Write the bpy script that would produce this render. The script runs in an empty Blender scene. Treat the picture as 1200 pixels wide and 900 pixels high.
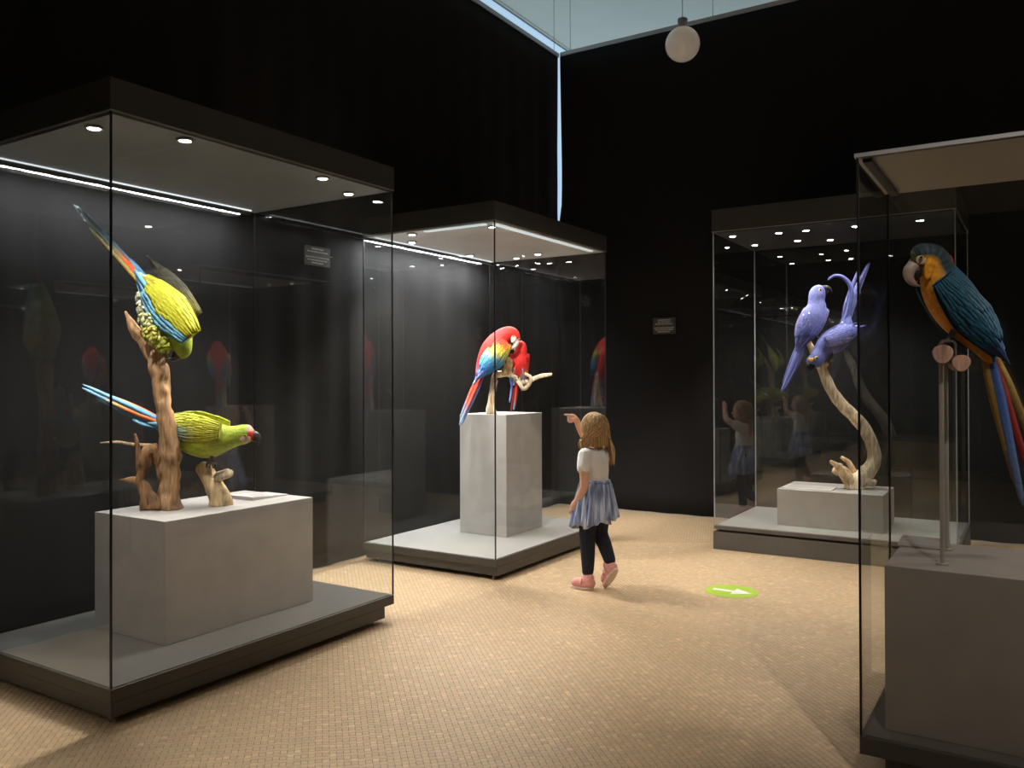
import bpy, bmesh, math, random
import numpy as np
from mathutils import Vector, Matrix
from mathutils import noise as mnoise

# ------------------------------------------------------------------ camera, world, exposure
SC = bpy.context.scene
COL = SC.collection
cam_d = bpy.data.cameras.new('camera'); cam = bpy.data.objects.new('camera', cam_d); COL.objects.link(cam)
cam_d.sensor_width = 36.0
cam_d.lens = 982.28 / 1200 * 36.0
cam_d.shift_y = -(450 - 436.03) / 1200
cam_d.clip_start = 0.05
_R = ((0.53289, -0.84618, -0.00336), (0.00409, 0.00654, -0.99997), (0.84617, 0.53286, 0.00695))   # right, down, forward
cam.matrix_world = Matrix((
    (_R[0][0], -_R[1][0], -_R[2][0], 0.0),
    (_R[0][1], -_R[1][1], -_R[2][1], 0.0),
    (_R[0][2], -_R[1][2], -_R[2][2], 1.3),
    (0, 0, 0, 1)))
SC.camera = cam
w = bpy.data.worlds.new('world'); SC.world = w; w.use_nodes = True
w.node_tree.nodes['Background'].inputs[0].default_value = (0.55, 0.72, 1.0, 1)
w.node_tree.nodes['Background'].inputs[1].default_value = 0.5
SC.view_settings.view_transform = 'Standard'
SC.view_settings.look = 'None'
SC.view_settings.gamma = 1.0
SC.view_settings.use_curve_mapping = False
SC.view_settings.exposure = 0.0
SC.cycles.max_bounces = 10
SC.cycles.transparent_max_bounces = 48
SC.cycles.sample_clamp_indirect = 4.0
SC.cycles.use_denoising = True

SPOT_W = 50.0          # watts of one case downlight
LENS_E = 130.0          # brightness of a lamp lens
WIN_E = 0.62           # daylight seen in the windows behind the curtains

VIEW_ROT = math.radians(-57.8)      # figures are modelled facing the gallery entrance, then turned with this angle
rnd = random.Random(7)

# ------------------------------------------------------------------ helpers
def lin(r, g, b):
    f = lambda c: (c / 255 / 12.92) if c / 255 <= 0.04045 else ((c / 255 + 0.055) / 1.055) ** 2.4
    return (f(r), f(g), f(b))

class MB:
    def __init__(s): s.v = []; s.f = []; s.c = []
    def add(s, verts, faces, col=None):
        o = len(s.v)
        s.v += [tuple(p) for p in verts]
        s.f += [tuple(i + o for i in f) for f in faces]
        if col is None: s.c += [(1, 1, 1)] * len(verts)
        elif isinstance(col, tuple): s.c += [col] * len(verts)
        else: s.c += list(col)
        return s
    def box(s, x0, y0, z0, x1, y1, z1, col=None):
        V = [(x0,y0,z0),(x1,y0,z0),(x1,y1,z0),(x0,y1,z0),(x0,y0,z1),(x1,y0,z1),(x1,y1,z1),(x0,y1,z1)]
        return s.add(V, [(0,3,2,1),(4,5,6,7),(0,1,5,4),(1,2,6,5),(2,3,7,6),(3,0,4,7)], col)
    def cyl(s, x, y, z0, z1, r0, r1=None, n=20, col=None):
        r1 = r0 if r1 is None else r1
        V = [(x + r0*math.cos(a), y + r0*math.sin(a), z0) for a in [2*math.pi*i/n for i in range(n)]]
        V += [(x + r1*math.cos(a), y + r1*math.sin(a), z1) for a in [2*math.pi*i/n for i in range(n)]]
        F = [(i, (i+1) % n, n + (i+1) % n, n + i) for i in range(n)] + [tuple(range(n-1, -1, -1)), tuple(range(n, 2*n))]
        return s.add(V, F, col)
    def lathe(s, prof, n=24, center=(0,0,0), col=None):
        V = []; F = []
        for r, z in prof:
            V += [(center[0] + r*math.cos(2*math.pi*i/n), center[1] + r*math.sin(2*math.pi*i/n), center[2] + z) for i in range(n)]
        for k in range(len(prof)-1):
            for i in range(n):
                F.append((k*n+i, k*n+(i+1) % n, (k+1)*n+(i+1) % n, (k+1)*n+i))
        F.append(tuple(range(n-1, -1, -1))); F.append(tuple((len(prof)-1)*n+i for i in range(n)))
        return s.add(V, F, col)
    def ball(s, c, r, sc=(1,1,1), n=12, m=8, col=None, rot=None):
        V = [(0,0,1)]; F = []
        for j in range(1, m):
            for i in range(n):
                a = math.pi*j/m; b = 2*math.pi*i/n
                V.append((math.sin(a)*math.cos(b), math.sin(a)*math.sin(b), math.cos(a)))
        V.append((0,0,-1))
        for i in range(n):
            F.append((0, 1+i, 1+(i+1) % n))
            F.append((len(V)-1, 1+(m-2)*n+(i+1) % n, 1+(m-2)*n+i))
        for j in range(m-2):
            for i in range(n):
                F.append((1+j*n+i, 1+(j+1)*n+i, 1+(j+1)*n+(i+1) % n, 1+j*n+(i+1) % n))
        W = []
        for p in V:
            q = Vector((p[0]*r*sc[0], p[1]*r*sc[1], p[2]*r*sc[2]))
            if rot is not None: q = rot @ q
            W.append((q[0]+c[0], q[1]+c[1], q[2]+c[2]))
        return s.add(W, F, col)

def mesh_of(name, mb, smooth=False):
    me = bpy.data.meshes.new(name)
    me.from_pydata(mb.v, [], mb.f)
    if mb.c:
        at = me.color_attributes.new('Col', 'FLOAT_COLOR', 'POINT')
        arr = np.ones((len(mb.v), 4), np.float32); arr[:, :3] = np.array(mb.c, np.float32)
        at.data.foreach_set('color', arr.ravel())
    if smooth:
        me.polygons.foreach_set('use_smooth', [True]*len(me.polygons))
    me.update()
    return me

def obj(name, mb, mat, parent=None, smooth=False, bevel=0.0):
    me = mesh_of(name, mb, smooth) if isinstance(mb, MB) else mb
    if bevel:
        bm = bmesh.new(); bm.from_mesh(me)
        bmesh.ops.bevel(bm, geom=list(bm.edges), offset=bevel, segments=2, affect='EDGES', profile=0.7)
        bm.to_mesh(me); bm.free()
    me.materials.append(mat) if not me.materials else None
    o = bpy.data.objects.new(name, me); COL.objects.link(o)
    if parent is not None: o.parent = parent
    return o

def tag(o, label, cat, group=None, kind=None):
    if label: o['label'] = label
    if cat: o['category'] = cat
    if group: o['group'] = group
    if kind: o['kind'] = kind
    return o

def struct(name, mb, mat, parent=None, **kw):
    o = obj(name, mb, mat, parent, **kw)
    o['kind'] = 'structure'
    return o

def thing(name, label, cat, loc=(0,0,0), rotz=0.0, group=None):
    o = bpy.data.objects.new(name, None); COL.objects.link(o)
    o.empty_display_size = 0.1
    o.location = loc; o.rotation_euler = (0, 0, rotz)
    return tag(o, label, cat, group)

def crom(pts, n):
    """Catmull-Rom through rows of numbers, n samples per span."""
    P = np.array(pts, float); out = []
    for i in range(len(P)-1):
        a = P[max(i-1, 0)]; b = P[i]; c = P[i+1]; d = P[min(i+2, len(P)-1)]
        if i == 0: a = 2*b - c
        if i == len(P)-2: d = 2*c - b
        for k in range(n):
            t = k/n
            out.append(0.5*((2*b) + (-a+c)*t + (2*a-5*b+4*c-d)*t*t + (-a+3*b-3*c+d)*t**3))
    out.append(P[-1])
    return np.array(out)

def tube(mb, pts, n=12, sub=4, ridge=0.0, noise=0.0, seed=0.0, col=None, squash=None):
    """pts rows (x,y,z,r). Wood-like ridges optional."""
    S = crom(pts, sub); V = []; F = []
    up = None
    for k in range(len(S)):
        p = Vector(S[k][:3]); r = max(S[k][3], 1e-4)
        t = Vector(S[min(k+1, len(S)-1)][:3]) - Vector(S[max(k-1, 0)][:3]); t.normalize()
        if up is None:
            up = Vector((0,1,0)) if abs(t.y) < 0.8 else Vector((1,0,0))
        a = t.cross(up).normalized(); b = a.cross(t).normalized(); up = b
        for i in range(n):
            th = 2*math.pi*i/n
            rr = r
            if ridge:
                rr *= 1 + ridge*(math.sin(3*th+seed+k*0.12)*0.6 + math.sin(5*th+2*seed-k*0.2)*0.4 + 0.35*math.sin(9*th+k*0.1))
            q = p + (a*math.cos(th) + b*math.sin(th))*rr
            if noise:
                q += (a*math.cos(th) + b*math.sin(th))*r*noise*mnoise.noise(q*22 + Vector((seed, seed*2, 0)))
            V.append(tuple(q))
    m = len(S)
    for k in range(m-1):
        for i in range(n):
            F.append((k*n+i, k*n+(i+1) % n, (k+1)*n+(i+1) % n, (k+1)*n+i))
    F.append(tuple(range(n-1, -1, -1))); F.append(tuple((m-1)*n+i for i in range(n)))
    if callable(col):
        col = [col(k/(m-1)) for k in range(m) for i in range(n)]
    mb.add(V, F, col)
    return mb

# ------------------------------------------------------------------ materials
def mat_new(name):
    m = bpy.data.materials.new(name); m.use_nodes = True
    return m, m.node_tree.nodes, m.node_tree.links, m.node_tree.nodes['Principled BSDF']

def mat(name, col, rough=0.5, metal=0.0, spec=0.5, var=0.0, scale=8.0, bump=0.0, bscale=60.0, sheen=0.0):
    m, N, L, P = mat_new(name)
    P.inputs['Base Color'].default_value = (*col, 1)
    P.inputs['Roughness'].default_value = rough
    P.inputs['Metallic'].default_value = metal
    P.inputs['Specular IOR Level'].default_value = spec
    if sheen:
        P.inputs['Sheen Weight'].default_value = sheen
    tc = N.new('ShaderNodeTexCoord')
    if var:
        nz = N.new('ShaderNodeTexNoise'); nz.inputs['Scale'].default_value = scale; nz.inputs['Detail'].default_value = 6
        L.new(tc.outputs['Object'], nz.inputs['Vector'])
        rp = N.new('ShaderNodeValToRGB')
        rp.color_ramp.elements[0].position = 0.3; rp.color_ramp.elements[1].position = 0.7
        rp.color_ramp.elements[0].color = (*[c*(1-var) for c in col], 1)
        rp.color_ramp.elements[1].color = (*[min(1, c*(1+var)) for c in col], 1)
        L.new(nz.outputs['Fac'], rp.inputs['Fac']); L.new(rp.outputs['Color'], P.inputs['Base Color'])
    if bump:
        n2 = N.new('ShaderNodeTexNoise'); n2.inputs['Scale'].default_value = bscale; n2.inputs['Detail'].default_value = 4
        L.new(tc.outputs['Object'], n2.inputs['Vector'])
        b = N.new('ShaderNodeBump'); b.inputs['Strength'].default_value = bump; b.inputs['Distance'].default_value = 0.01
        L.new(n2.outputs['Fac'], b.inputs['Height']); L.new(b.outputs['Normal'], P.inputs['Normal'])
    return m

def mat_emit(name, col, strength):
    m, N, L, P = mat_new(name)
    P.inputs['Base Color'].default_value = (0.6, 0.6, 0.6, 1)
    P.inputs['Emission Color'].default_value = (*col, 1)
    P.inputs['Emission Strength'].default_value = strength
    return m

def mat_glass(name, tint, f0=0.05):
    """Thin clear sheet: straight-through transmission plus a Schlick mirror reflection."""
    m, N, L, P = mat_new(name)
    N.remove(P)
    out = N['Material Output']
    tr = N.new('ShaderNodeBsdfTransparent'); tr.inputs[0].default_value = (*tint, 1)
    gl = N.new('ShaderNodeBsdfGlossy'); gl.inputs['Roughness'].default_value = 0.0; gl.inputs[0].default_value = (1,1,1,1)
    lw = N.new('ShaderNodeLayerWeight'); lw.inputs['Blend'].default_value = 0.5
    pw = N.new('ShaderNodeMath'); pw.operation = 'POWER'; pw.inputs[1].default_value = 5.0
    ma = N.new('ShaderNodeMath'); ma.operation = 'MULTIPLY_ADD'; ma.inputs[1].default_value = 1-f0; ma.inputs[2].default_value = f0
    mx = N.new('ShaderNodeMixShader')
    L.new(lw.outputs['Facing'], pw.inputs[0]); L.new(pw.outputs[0], ma.inputs[0]); L.new(ma.outputs[0], mx.inputs['Fac'])
    L.new(tr.outputs[0], mx.inputs[1]); L.new(gl.outputs[0], mx.inputs[2]); L.new(mx.outputs[0], out.inputs['Surface'])
    return m

def mat_col(name, rough=0.6, bump=0.25, bscale=90.0, var=0.18, vscale=40.0, sheen=0.0, spec=0.3, stretch=(1,1,1)):
    """Uses the mesh's own colour attribute, with fine mottling."""
    m, N, L, P = mat_new(name)
    at = N.new('ShaderNodeAttribute'); at.attribute_name = 'Col'
    tc = N.new('ShaderNodeTexCoord'); mp = N.new('ShaderNodeMapping'); mp.inputs['Scale'].default_value = stretch
    L.new(tc.outputs['Object'], mp.inputs['Vector'])
    nz = N.new('ShaderNodeTexNoise'); nz.inputs['Scale'].default_value = vscale; nz.inputs['Detail'].default_value = 5
    L.new(mp.outputs[0], nz.inputs['Vector'])
    mr = N.new('ShaderNodeMapRange'); mr.inputs['From Min'].default_value = 0.3; mr.inputs['From Max'].default_value = 0.7
    mr.inputs['To Min'].default_value = 1-var; mr.inputs['To Max'].default_value = 1+var
    L.new(nz.outputs['Fac'], mr.inputs['Value'])
    vm = N.new('ShaderNodeVectorMath'); vm.operation = 'SCALE'
    L.new(at.outputs['Color'], vm.inputs[0]); L.new(mr.outputs[0], vm.inputs['Scale'])
    L.new(vm.outputs[0], P.inputs['Base Color'])
    P.inputs['Roughness'].default_value = rough; P.inputs['Specular IOR Level'].default_value = spec
    if sheen: P.inputs['Sheen Weight'].default_value = sheen
    n2 = N.new('ShaderNodeTexNoise'); n2.inputs['Scale'].default_value = bscale; n2.inputs['Detail'].default_value = 3
    L.new(mp.outputs[0], n2.inputs['Vector'])
    b = N.new('ShaderNodeBump'); b.inputs['Strength'].default_value = bump; b.inputs['Distance'].default_value = 0.006
    L.new(n2.outputs['Fac'], b.inputs['Height']); L.new(b.outputs['Normal'], P.inputs['Normal'])
    return m

M = {}
M['glass'] = mat_glass('case_glass', (0.965, 0.975, 0.970))
M['seal'] = mat('black_seal', (0.006, 0.006, 0.006), 0.35)
M['metal'] = mat('anthracite_metal', (0.050, 0.047, 0.041), 0.42, var=0.08, scale=5, bump=0.02)
M['metal_mid'] = mat('worn_grey_metal', (0.115, 0.108, 0.094), 0.5, var=0.12, scale=6)
M['deck'] = mat('grey_case_deck', (0.30, 0.295, 0.28), 0.38, var=0.06, scale=4)
M['deck_dark'] = mat('dark_grey_case_deck', (0.085, 0.083, 0.077), 0.34, var=0.06, scale=4)
M['soffit'] = mat('grey_soffit', (0.20, 0.205, 0.205), 0.4, var=0.1, scale=3)
M['soffit_dark'] = mat('dark_soffit', (0.05, 0.05, 0.05), 0.35, var=0.1, scale=3)
M['soffit_light'] = mat('pale_soffit', (0.72, 0.75, 0.75), 0.45, var=0.1, scale=3)
M['soffit_brown'] = mat('taupe_soffit', (0.30, 0.27, 0.235), 0.5, var=0.08, scale=3)
M['plinth'] = mat('grey_plinth_paint', (0.40, 0.375, 0.345), 0.72, var=0.07, scale=9, bump=0.06, bscale=120)
M['plinth_brown'] = mat('taupe_plinth_paint', (0.25, 0.205, 0.18), 0.7, var=0.07, scale=9, bump=0.06, bscale=120)
M['steel'] = mat('satin_steel', (0.45, 0.42, 0.38), 0.3, metal=1.0)
M['rod'] = mat('brushed_rod', (0.42, 0.37, 0.32), 0.35, metal=0.35)
M['card'] = mat('pale_label_card', (0.56, 0.53, 0.50), 0.6)
M['lens'] = mat_emit('lamp_lens', (1.0, 0.93, 0.82), LENS_E)
M['led'] = mat_emit('led_strip', (0.85, 0.93, 1.0), 1.0)
M['led_soft'] = mat_emit('led_diffuser', (0.80, 0.92, 0.95), 0.65)
M['day'] = mat_emit('daylit_pane', (0.50, 0.74, 1.0), WIN_E)
M['wood'] = mat_col('driftwood', 0.75, bump=0.9, bscale=55, var=0.45, vscale=34, stretch=(1.8,1.8,0.22))
M['plume'] = mat_col('plumage', 0.62, bump=0.45, bscale=110, var=0.22, vscale=70, sheen=0.05)
M['feather'] = mat_col('flight_feather', 0.5, bump=0.3, bscale=160, var=0.12, vscale=60, sheen=0.04)
M['beak'] = mat_col('beak_horn', 0.35, bump=0.1, bscale=60, var=0.1, vscale=40, spec=0.5)
M['eye'] = mat_col('eye', 0.08, bump=0.0, var=0.02, spec=0.6)
M['foot'] = mat_col('scaly_foot', 0.6, bump=0.5, bscale=300, var=0.2, vscale=120)
M['edge_light'] = mat('polished_glass_edge', (0.34, 0.37, 0.36), 0.25)
M['white'] = mat('white_plaster', (0.86, 0.78, 0.62), 0.85, var=0.02, scale=2)
M['dark_wall'] = mat('black_painted_wall', (0.012, 0.011, 0.011), 0.9)
M['alu'] = mat('brushed_aluminium', (0.42, 0.41, 0.39), 0.4, metal=0.7)
M['frame_white'] = mat('window_frame_paint', (0.35, 0.38, 0.42), 0.6)

# black molton curtain
def curtain_mat():
    m, N, L, P = mat_new('black_molton')
    P.inputs['Base Color'].default_value = (0.0165, 0.0155, 0.0155, 1)
    P.inputs['Roughness'].default_value = 0.95
    P.inputs['Specular IOR Level'].default_value = 0.08
    P.inputs['Sheen Weight'].default_value = 0.07
    P.inputs['Sheen Roughness'].default_value = 0.5
    P.inputs['Sheen Tint'].default_value = (0.5, 0.47, 0.45, 1)
    tc = N.new('ShaderNodeTexCoord')
    n2 = N.new('ShaderNodeTexNoise'); n2.inputs['Scale'].default_value = 260; n2.inputs['Detail'].default_value = 2
    L.new(tc.outputs['Object'], n2.inputs['Vector'])
    b = N.new('ShaderNodeBump'); b.inputs['Strength'].default_value = 0.25; b.inputs['Distance'].default_value = 0.004
    L.new(n2.outputs['Fac'], b.inputs['Height']); L.new(b.outputs['Normal'], P.inputs['Normal'])
    return m
M['curtain'] = curtain_mat()

# floor materials
TILE = 0.0238
def tile_mat():
    m, N, L, P = mat_new('ceramic_mosaic_tile')
    at = N.new('ShaderNodeAttribute'); at.attribute_name = 'Col'
    oi = N.new('ShaderNodeObjectInfo')
    L.new(at.outputs['Color'], P.inputs['Base Color'])
    P.inputs['Roughness'].default_value = 0.42; P.inputs['Specular IOR Level'].default_value = 0.4
    return m
M['tile'] = tile_mat()
def grout_floor_mat():
    m, N, L, P = mat_new('mosaic_floor')
    tc = N.new('ShaderNodeTexCoord'); mp = N.new('ShaderNodeMapping'); mp.inputs['Rotation'].default_value = (0, 0, math.radians(45))
    L.new(tc.outputs['Object'], mp.inputs['Vector'])
    br = N.new('ShaderNodeTexBrick')
    br.inputs['Scale'].default_value = 1.0
    br.inputs['Brick Width'].default_value = TILE; br.inputs['Row Height'].default_value = TILE
    br.inputs['Mortar Size'].default_value = 0.0012; br.inputs['Mortar Smooth'].default_value = 0.2
    br.inputs['Color1'].default_value = (*lin(212, 182, 145), 1); br.inputs['Color2'].default_value = (*lin(204, 173, 136), 1)
    br.inputs['Mortar'].default_value = (*lin(140, 114, 86), 1)
    L.new(mp.outputs[0], br.inputs['Vector']); L.new(br.outputs['Color'], P.inputs['Base Color'])
    P.inputs['Roughness'].default_value = 0.5
    return m
M['floor'] = grout_floor_mat()

# ------------------------------------------------------------------ the setting
FX0, FX1, FY0, FY1 = -6.0, 9.8, -6.0, 5.0
ZC = 5.45
floor = struct('floor', MB().box(FX0-0.2, FY0-0.2, -0.20, FX1+0.2, FY1+0.2, -0.0014), M['floor'])
struct('ceiling', MB().box(FX0-0.2, FY0-0.2, ZC, FX1+0.2, FY1+0.2, ZC+0.2), M['white'])
struct('wall_back', MB().box(FX0-0.2, FY0, 0, FX0, FY1, ZC), M['dark_wall'])
struct('wall_right', MB().box(FX0, FY0-0.2, 0, FX1, FY0, ZC), M['dark_wall'])

def window_wall(name, axis, a0, a1, at, first):
    """A wall of tall windows; axis 'x' runs along x at y=at, 'y' runs along y at x=at."""
    mb = MB()
    def bx(m, u0, u1, z0, z1, d0, d1):
        if axis == 'x': m.box(u0, at+d0, z0, u1, at+d1, z1)
        else: m.box(at+d0, u0, z0, at+d1, u1, z1)
    bx(mb, a0, a1, 0, 0.8, 0.0, 0.25)
    bx(mb, a0, a1, ZC-0.012, ZC, 0.0, 0.25)
    wl = 4.0; n = int(round((a1-a0)/wl)); wl = (a1-a0)/n
    for i in range(n+1):
        u = a0 + i*wl
        bx(mb, max(a0, u-0.02), min(a1, u+0.02), 0.8, ZC-0.012, 0.03, 0.25)
    wall = struct(name, mb, M['white'])
    for i in range(n):
        u0 = a0+i*wl+0.02; u1 = a0+(i+1)*wl-0.02
        m = MB()
        for k in (0, 1):
            uu = (u0, u1-0.015)[k]; bx(m, uu, uu+0.015, 0.8, ZC-0.012, 0.03, 0.07)
        for z in (0.8, 2.6, ZC-0.027): bx(m, u0+0.015, u1-0.015, z, z+0.015, 0.03, 0.07)
        wo = struct('window_%d' % (first+i), m, M['frame_white'])
        p = MB(); bx(p, u0+0.015, u1-0.015, 0.815, 2.6, 0.035, 0.045)
        obj('pane', p, M['day'], wo)
        p = MB(); bx(p, u0+0.015, u1-0.015, 2.615, ZC-0.027, 0.035, 0.045)
        obj('pane', p, M['day'], wo)
    return n
nw = window_wall('wall_left', 'x', FX0, FX1, FY1, 1)
window_wall('wall_front', 'y', FY0, FY1, FX1, nw+1)

# curtains hung from slim rails, with a slit where they meet
RAIL_Z = 4.63
def curtain(name, axis, a0, a1, at, seed, label, slit_end, overlap):
    na = int((a1-a0)/0.018); nz = 24
    V = []; F = []
    for j in range(nz+1):
        z = 0.006 + (RAIL_Z-0.029)*j/nz
        for i in range(na+1):
            a = a0 + (a1-a0)*i/na
            ph = a*2*math.pi/0.31 + 1.6*mnoise.noise(Vector((a*0.9+seed, 0.3, seed))) + 0.5*mnoise.noise(Vector((a*0.6, z*0.5, seed+4)))
            amp = 0.017*(0.5+0.6*mnoise.noise(Vector((a*1.1, seed, z*0.25)))) * (1.0 - 0.8*(z/RAIL_Z)**1.5)
            d = amp*math.sin(ph) + 0.012*(1-0.8*z/RAIL_Z)*mnoise.noise(Vector((a*2.5, z*0.8, seed)))
            # the meeting edge is drawn aside lower down, leaving a narrow slit
            aa = a
            if i == na:
                aa = a - slit_end*min(1.0, max(0.0, (4.55-z)/1.1)) + (slit_end+overlap)*min(1.0, max(0.0, (3.1-z)/0.5))
            V.append((aa, at+d, z) if axis == 'x' else (at+d, aa, z))
    for j in range(nz):
        for i in range(na):
            q = (j*(na+1)+i, j*(na+1)+i+1, (j+1)*(na+1)+i+1, (j+1)*(na+1)+i)
            F.append(q)
    mb = MB().add(V, F)
    o = obj(name, mb, M['curtain'], smooth=True)
    md = o.modifiers.new('cloth_thickness', 'SOLIDIFY'); md.thickness = 0.004
    return tag(o, label, 'curtain')
CY, CX = 4.19, 7.56
curtain('curtain', 'x', FX0+0.05, CX+0.004, CY, 1.7, 'black floor-length curtain behind the green macaw case and the red macaw case', 0.020, 0.0)
curtain('curtain', 'y', FY0+0.05, CY-0.026, CX, 5.2, 'black floor-length curtain carrying the small sign behind the blue macaw case', 0.014, 0.06)

def rail(a0, a1, at, axis, wires, label):
    mb = MB()
    if axis == 'x': mb.box(a0, at-0.020, RAIL_Z-0.022, a1, at+0.020, RAIL_Z+0.02)
    else: mb.box(at-0.020, a0, RAIL_Z-0.022, at+0.020, a1, RAIL_Z+0.02)
    t = obj('curtain_rail', mb, M['alu'], bevel=0.004)
    tag(t, label, 'rail')
    for wv in wires:
        m = MB()
        x, y = (wv, at) if axis == 'x' else (at, wv)
        m.cyl(x, y, RAIL_Z+0.02, ZC, 0.003, n=8)
        obj('suspension_wire', m, M['alu'], t)
    return t
rail(FX0+0.05, CX+0.018, CY+0.01, 'x', [-4, -1.6, 0.8, 3.2, 5.6, 7.5], 'slim aluminium rail carrying the curtain behind the red macaw case')
rail(FY0+0.05, CY-0.03, CX+0.012, 'y', [-4.5, -2.2, 0.2, 2.55, 4.05], 'slim aluminium rail carrying the curtain with the small sign')

# mosaic tiles, laid at 45 degrees to the walls
CASES = [(1.855, 3.48, 2.945, 4.04), (4.475, 6.10, 2.945, 4.07), (6.20, 7.30, 0.46, 2.10), (2.90, 3.55, -1.10, 0.502)]
def build_tiles():
    g = np.random.default_rng(3)
    c45 = math.sqrt(0.5)
    I = np.arange(-160, 420); n = len(I)
    rows = []
    ii, jj = np.meshgrid(np.arange(-260, 330), np.arange(-20, 400), indexing='ij')
    # a runs across the columns, b along them
    off = g.uniform(0, 1, 700)
    a = (ii + 0.5)*TILE
    b = (jj + 0.5 + off[ii+300])*TILE
    X = (b*c45 + a*c45); Y = (b*c45 - a*c45)
    d = 0.84617*X + 0.53286*Y; l = 0.53289*X - 0.84618*Y
    keep = (d > 2.45) & (d < 6.6) & (np.abs(l) < 0.66*d + 0.25) & (Y < 4.1) & (X < 7.5)
    for x0, x1, y0, y1 in CASES:
        keep &= ~((X > x0+0.25) & (X < x1-0.25) & (Y > y0+0.25) & (Y < y1-0.25))
    a = a[keep]; b = b[keep]; d = d[keep]; X = X[keep]; Y = Y[keep]
    order = np.argsort(d)
    a, b, X, Y = a[order], b[order], X[order], Y[order]
    k = len(a)
    base = np.array(lin(212, 182, 145))
    br = np.clip(g.normal(1.0, 0.045, k), 0.85, 1.2)
    br = np.where(g.uniform(0, 1, k) < 0.09, br*1.14, br)
    hue = g.normal(0, 0.015, (k, 3))
    colr = np.clip(base[None, :]*(br[:, None]) * (1+hue), 0, 1)
    return X, Y, colr, k
TX, TY, TC, TK = build_tiles()
def tile_template():
    h = TILE/2 - 0.0012; g_ = TILE/2 - 0.0005; e = 0.0004
    P = [(-h,-g_,-0.0014),(h,-g_,-0.0014),(h,g_,-0.0014),(-h,g_,-0.0014),(-h+e,-g_+e,0),(h-e,-g_+e,0),(h-e,g_-e,0),(-h+e,g_-e,0)]
    c = math.sqrt(0.5)
    P = np.array([((x+y)*c, (y-x)*c, z) for x, y, z in P])
    Q = np.array([(4,5,6,7),(0,1,5,4),(1,2,6,5),(2,3,7,6),(3,0,4,7)])
    return P, Q
TP, TQ = tile_template()
NSINGLE = 300
# visible nearest tiles first: single pieces; the rest one joined part
vis = [i for i in range(TK) if abs(0.53289*TX[i]-0.84618*TY[i]) < 0.6*(0.84617*TX[i]+0.53286*TY[i]) and (0.84617*TX[i]+0.53286*TY[i]) > 2.80]
single = set(vis[:NSINGLE])
tone_meshes = []
tones = np.random.default_rng(5).permutation(TK)[:10]
for ti in tones:
    mbt = MB().add([tuple(p) for p in TP], [tuple(q) for q in TQ], tuple(TC[ti]))
    me = mesh_of('tile', mbt); me.materials.append(M['tile']); tone_meshes.append(me)
for n_, i in enumerate(sorted(single)):
    o = bpy.data.objects.new('tile', tone_meshes[n_ % 10]); COL.objects.link(o); o.parent = floor
    o.location = (float(TX[i]), float(TY[i]), 0.0)
rest = np.array([i for i in range(TK) if i not in single])
V = (TP[None, :, :] + np.stack([TX[rest], TY[rest], np.zeros(len(rest))], 1)[:, None, :]).reshape(-1, 3)
Q = (TQ[None, :, :] + (np.arange(len(rest))*8)[:, None, None]).reshape(-1, 4)
me = bpy.data.meshes.new('mosaic_tiles')
me.vertices.add(len(V)); me.vertices.foreach_set('co', V.astype(np.float32).ravel())
me.loops.add(Q.size); me.loops.foreach_set('vertex_index', Q.astype(np.int32).ravel())
me.polygons.add(len(Q)); me.polygons.foreach_set('loop_start', np.arange(0, Q.size, 4, dtype=np.int32))
me.update(calc_edges=True)
me.shade_flat()
at_ = me.color_attributes.new('Col', 'FLOAT_COLOR', 'POINT')
cc = np.ones((len(V), 4), np.float32); cc[:, :3] = np.repeat(TC[rest], 8, axis=0)
at_.data.foreach_set('color', cc.ravel())
me.materials.append(M['tile'])
to = bpy.data.objects.new('mosaic_tiles', me); COL.objects.link(to); to.parent = floor; to['kind'] = 'stuff'

# ------------------------------------------------------------------ display cases
def spot_lamp(parent, x, y, z, aim, power, name='case_downlight_beam', size=118, radius=0.03):
    ld = bpy.data.lights.new(name, 'SPOT'); ld.energy = power; ld.color = (1.0, 0.955, 0.90)
    ld.spot_size = math.radians(size); ld.spot_blend = 0.65; ld.shadow_soft_size = radius
    lo = bpy.data.objects.new(name, ld); COL.objects.link(lo); lo.parent = parent
    lo.location = (x, y, z)
    dv = Vector(aim) - Vector((x, y, z))
    lo.rotation_euler = dv.to_track_quat('-Z', 'Y').to_euler()
    return lo

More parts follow.
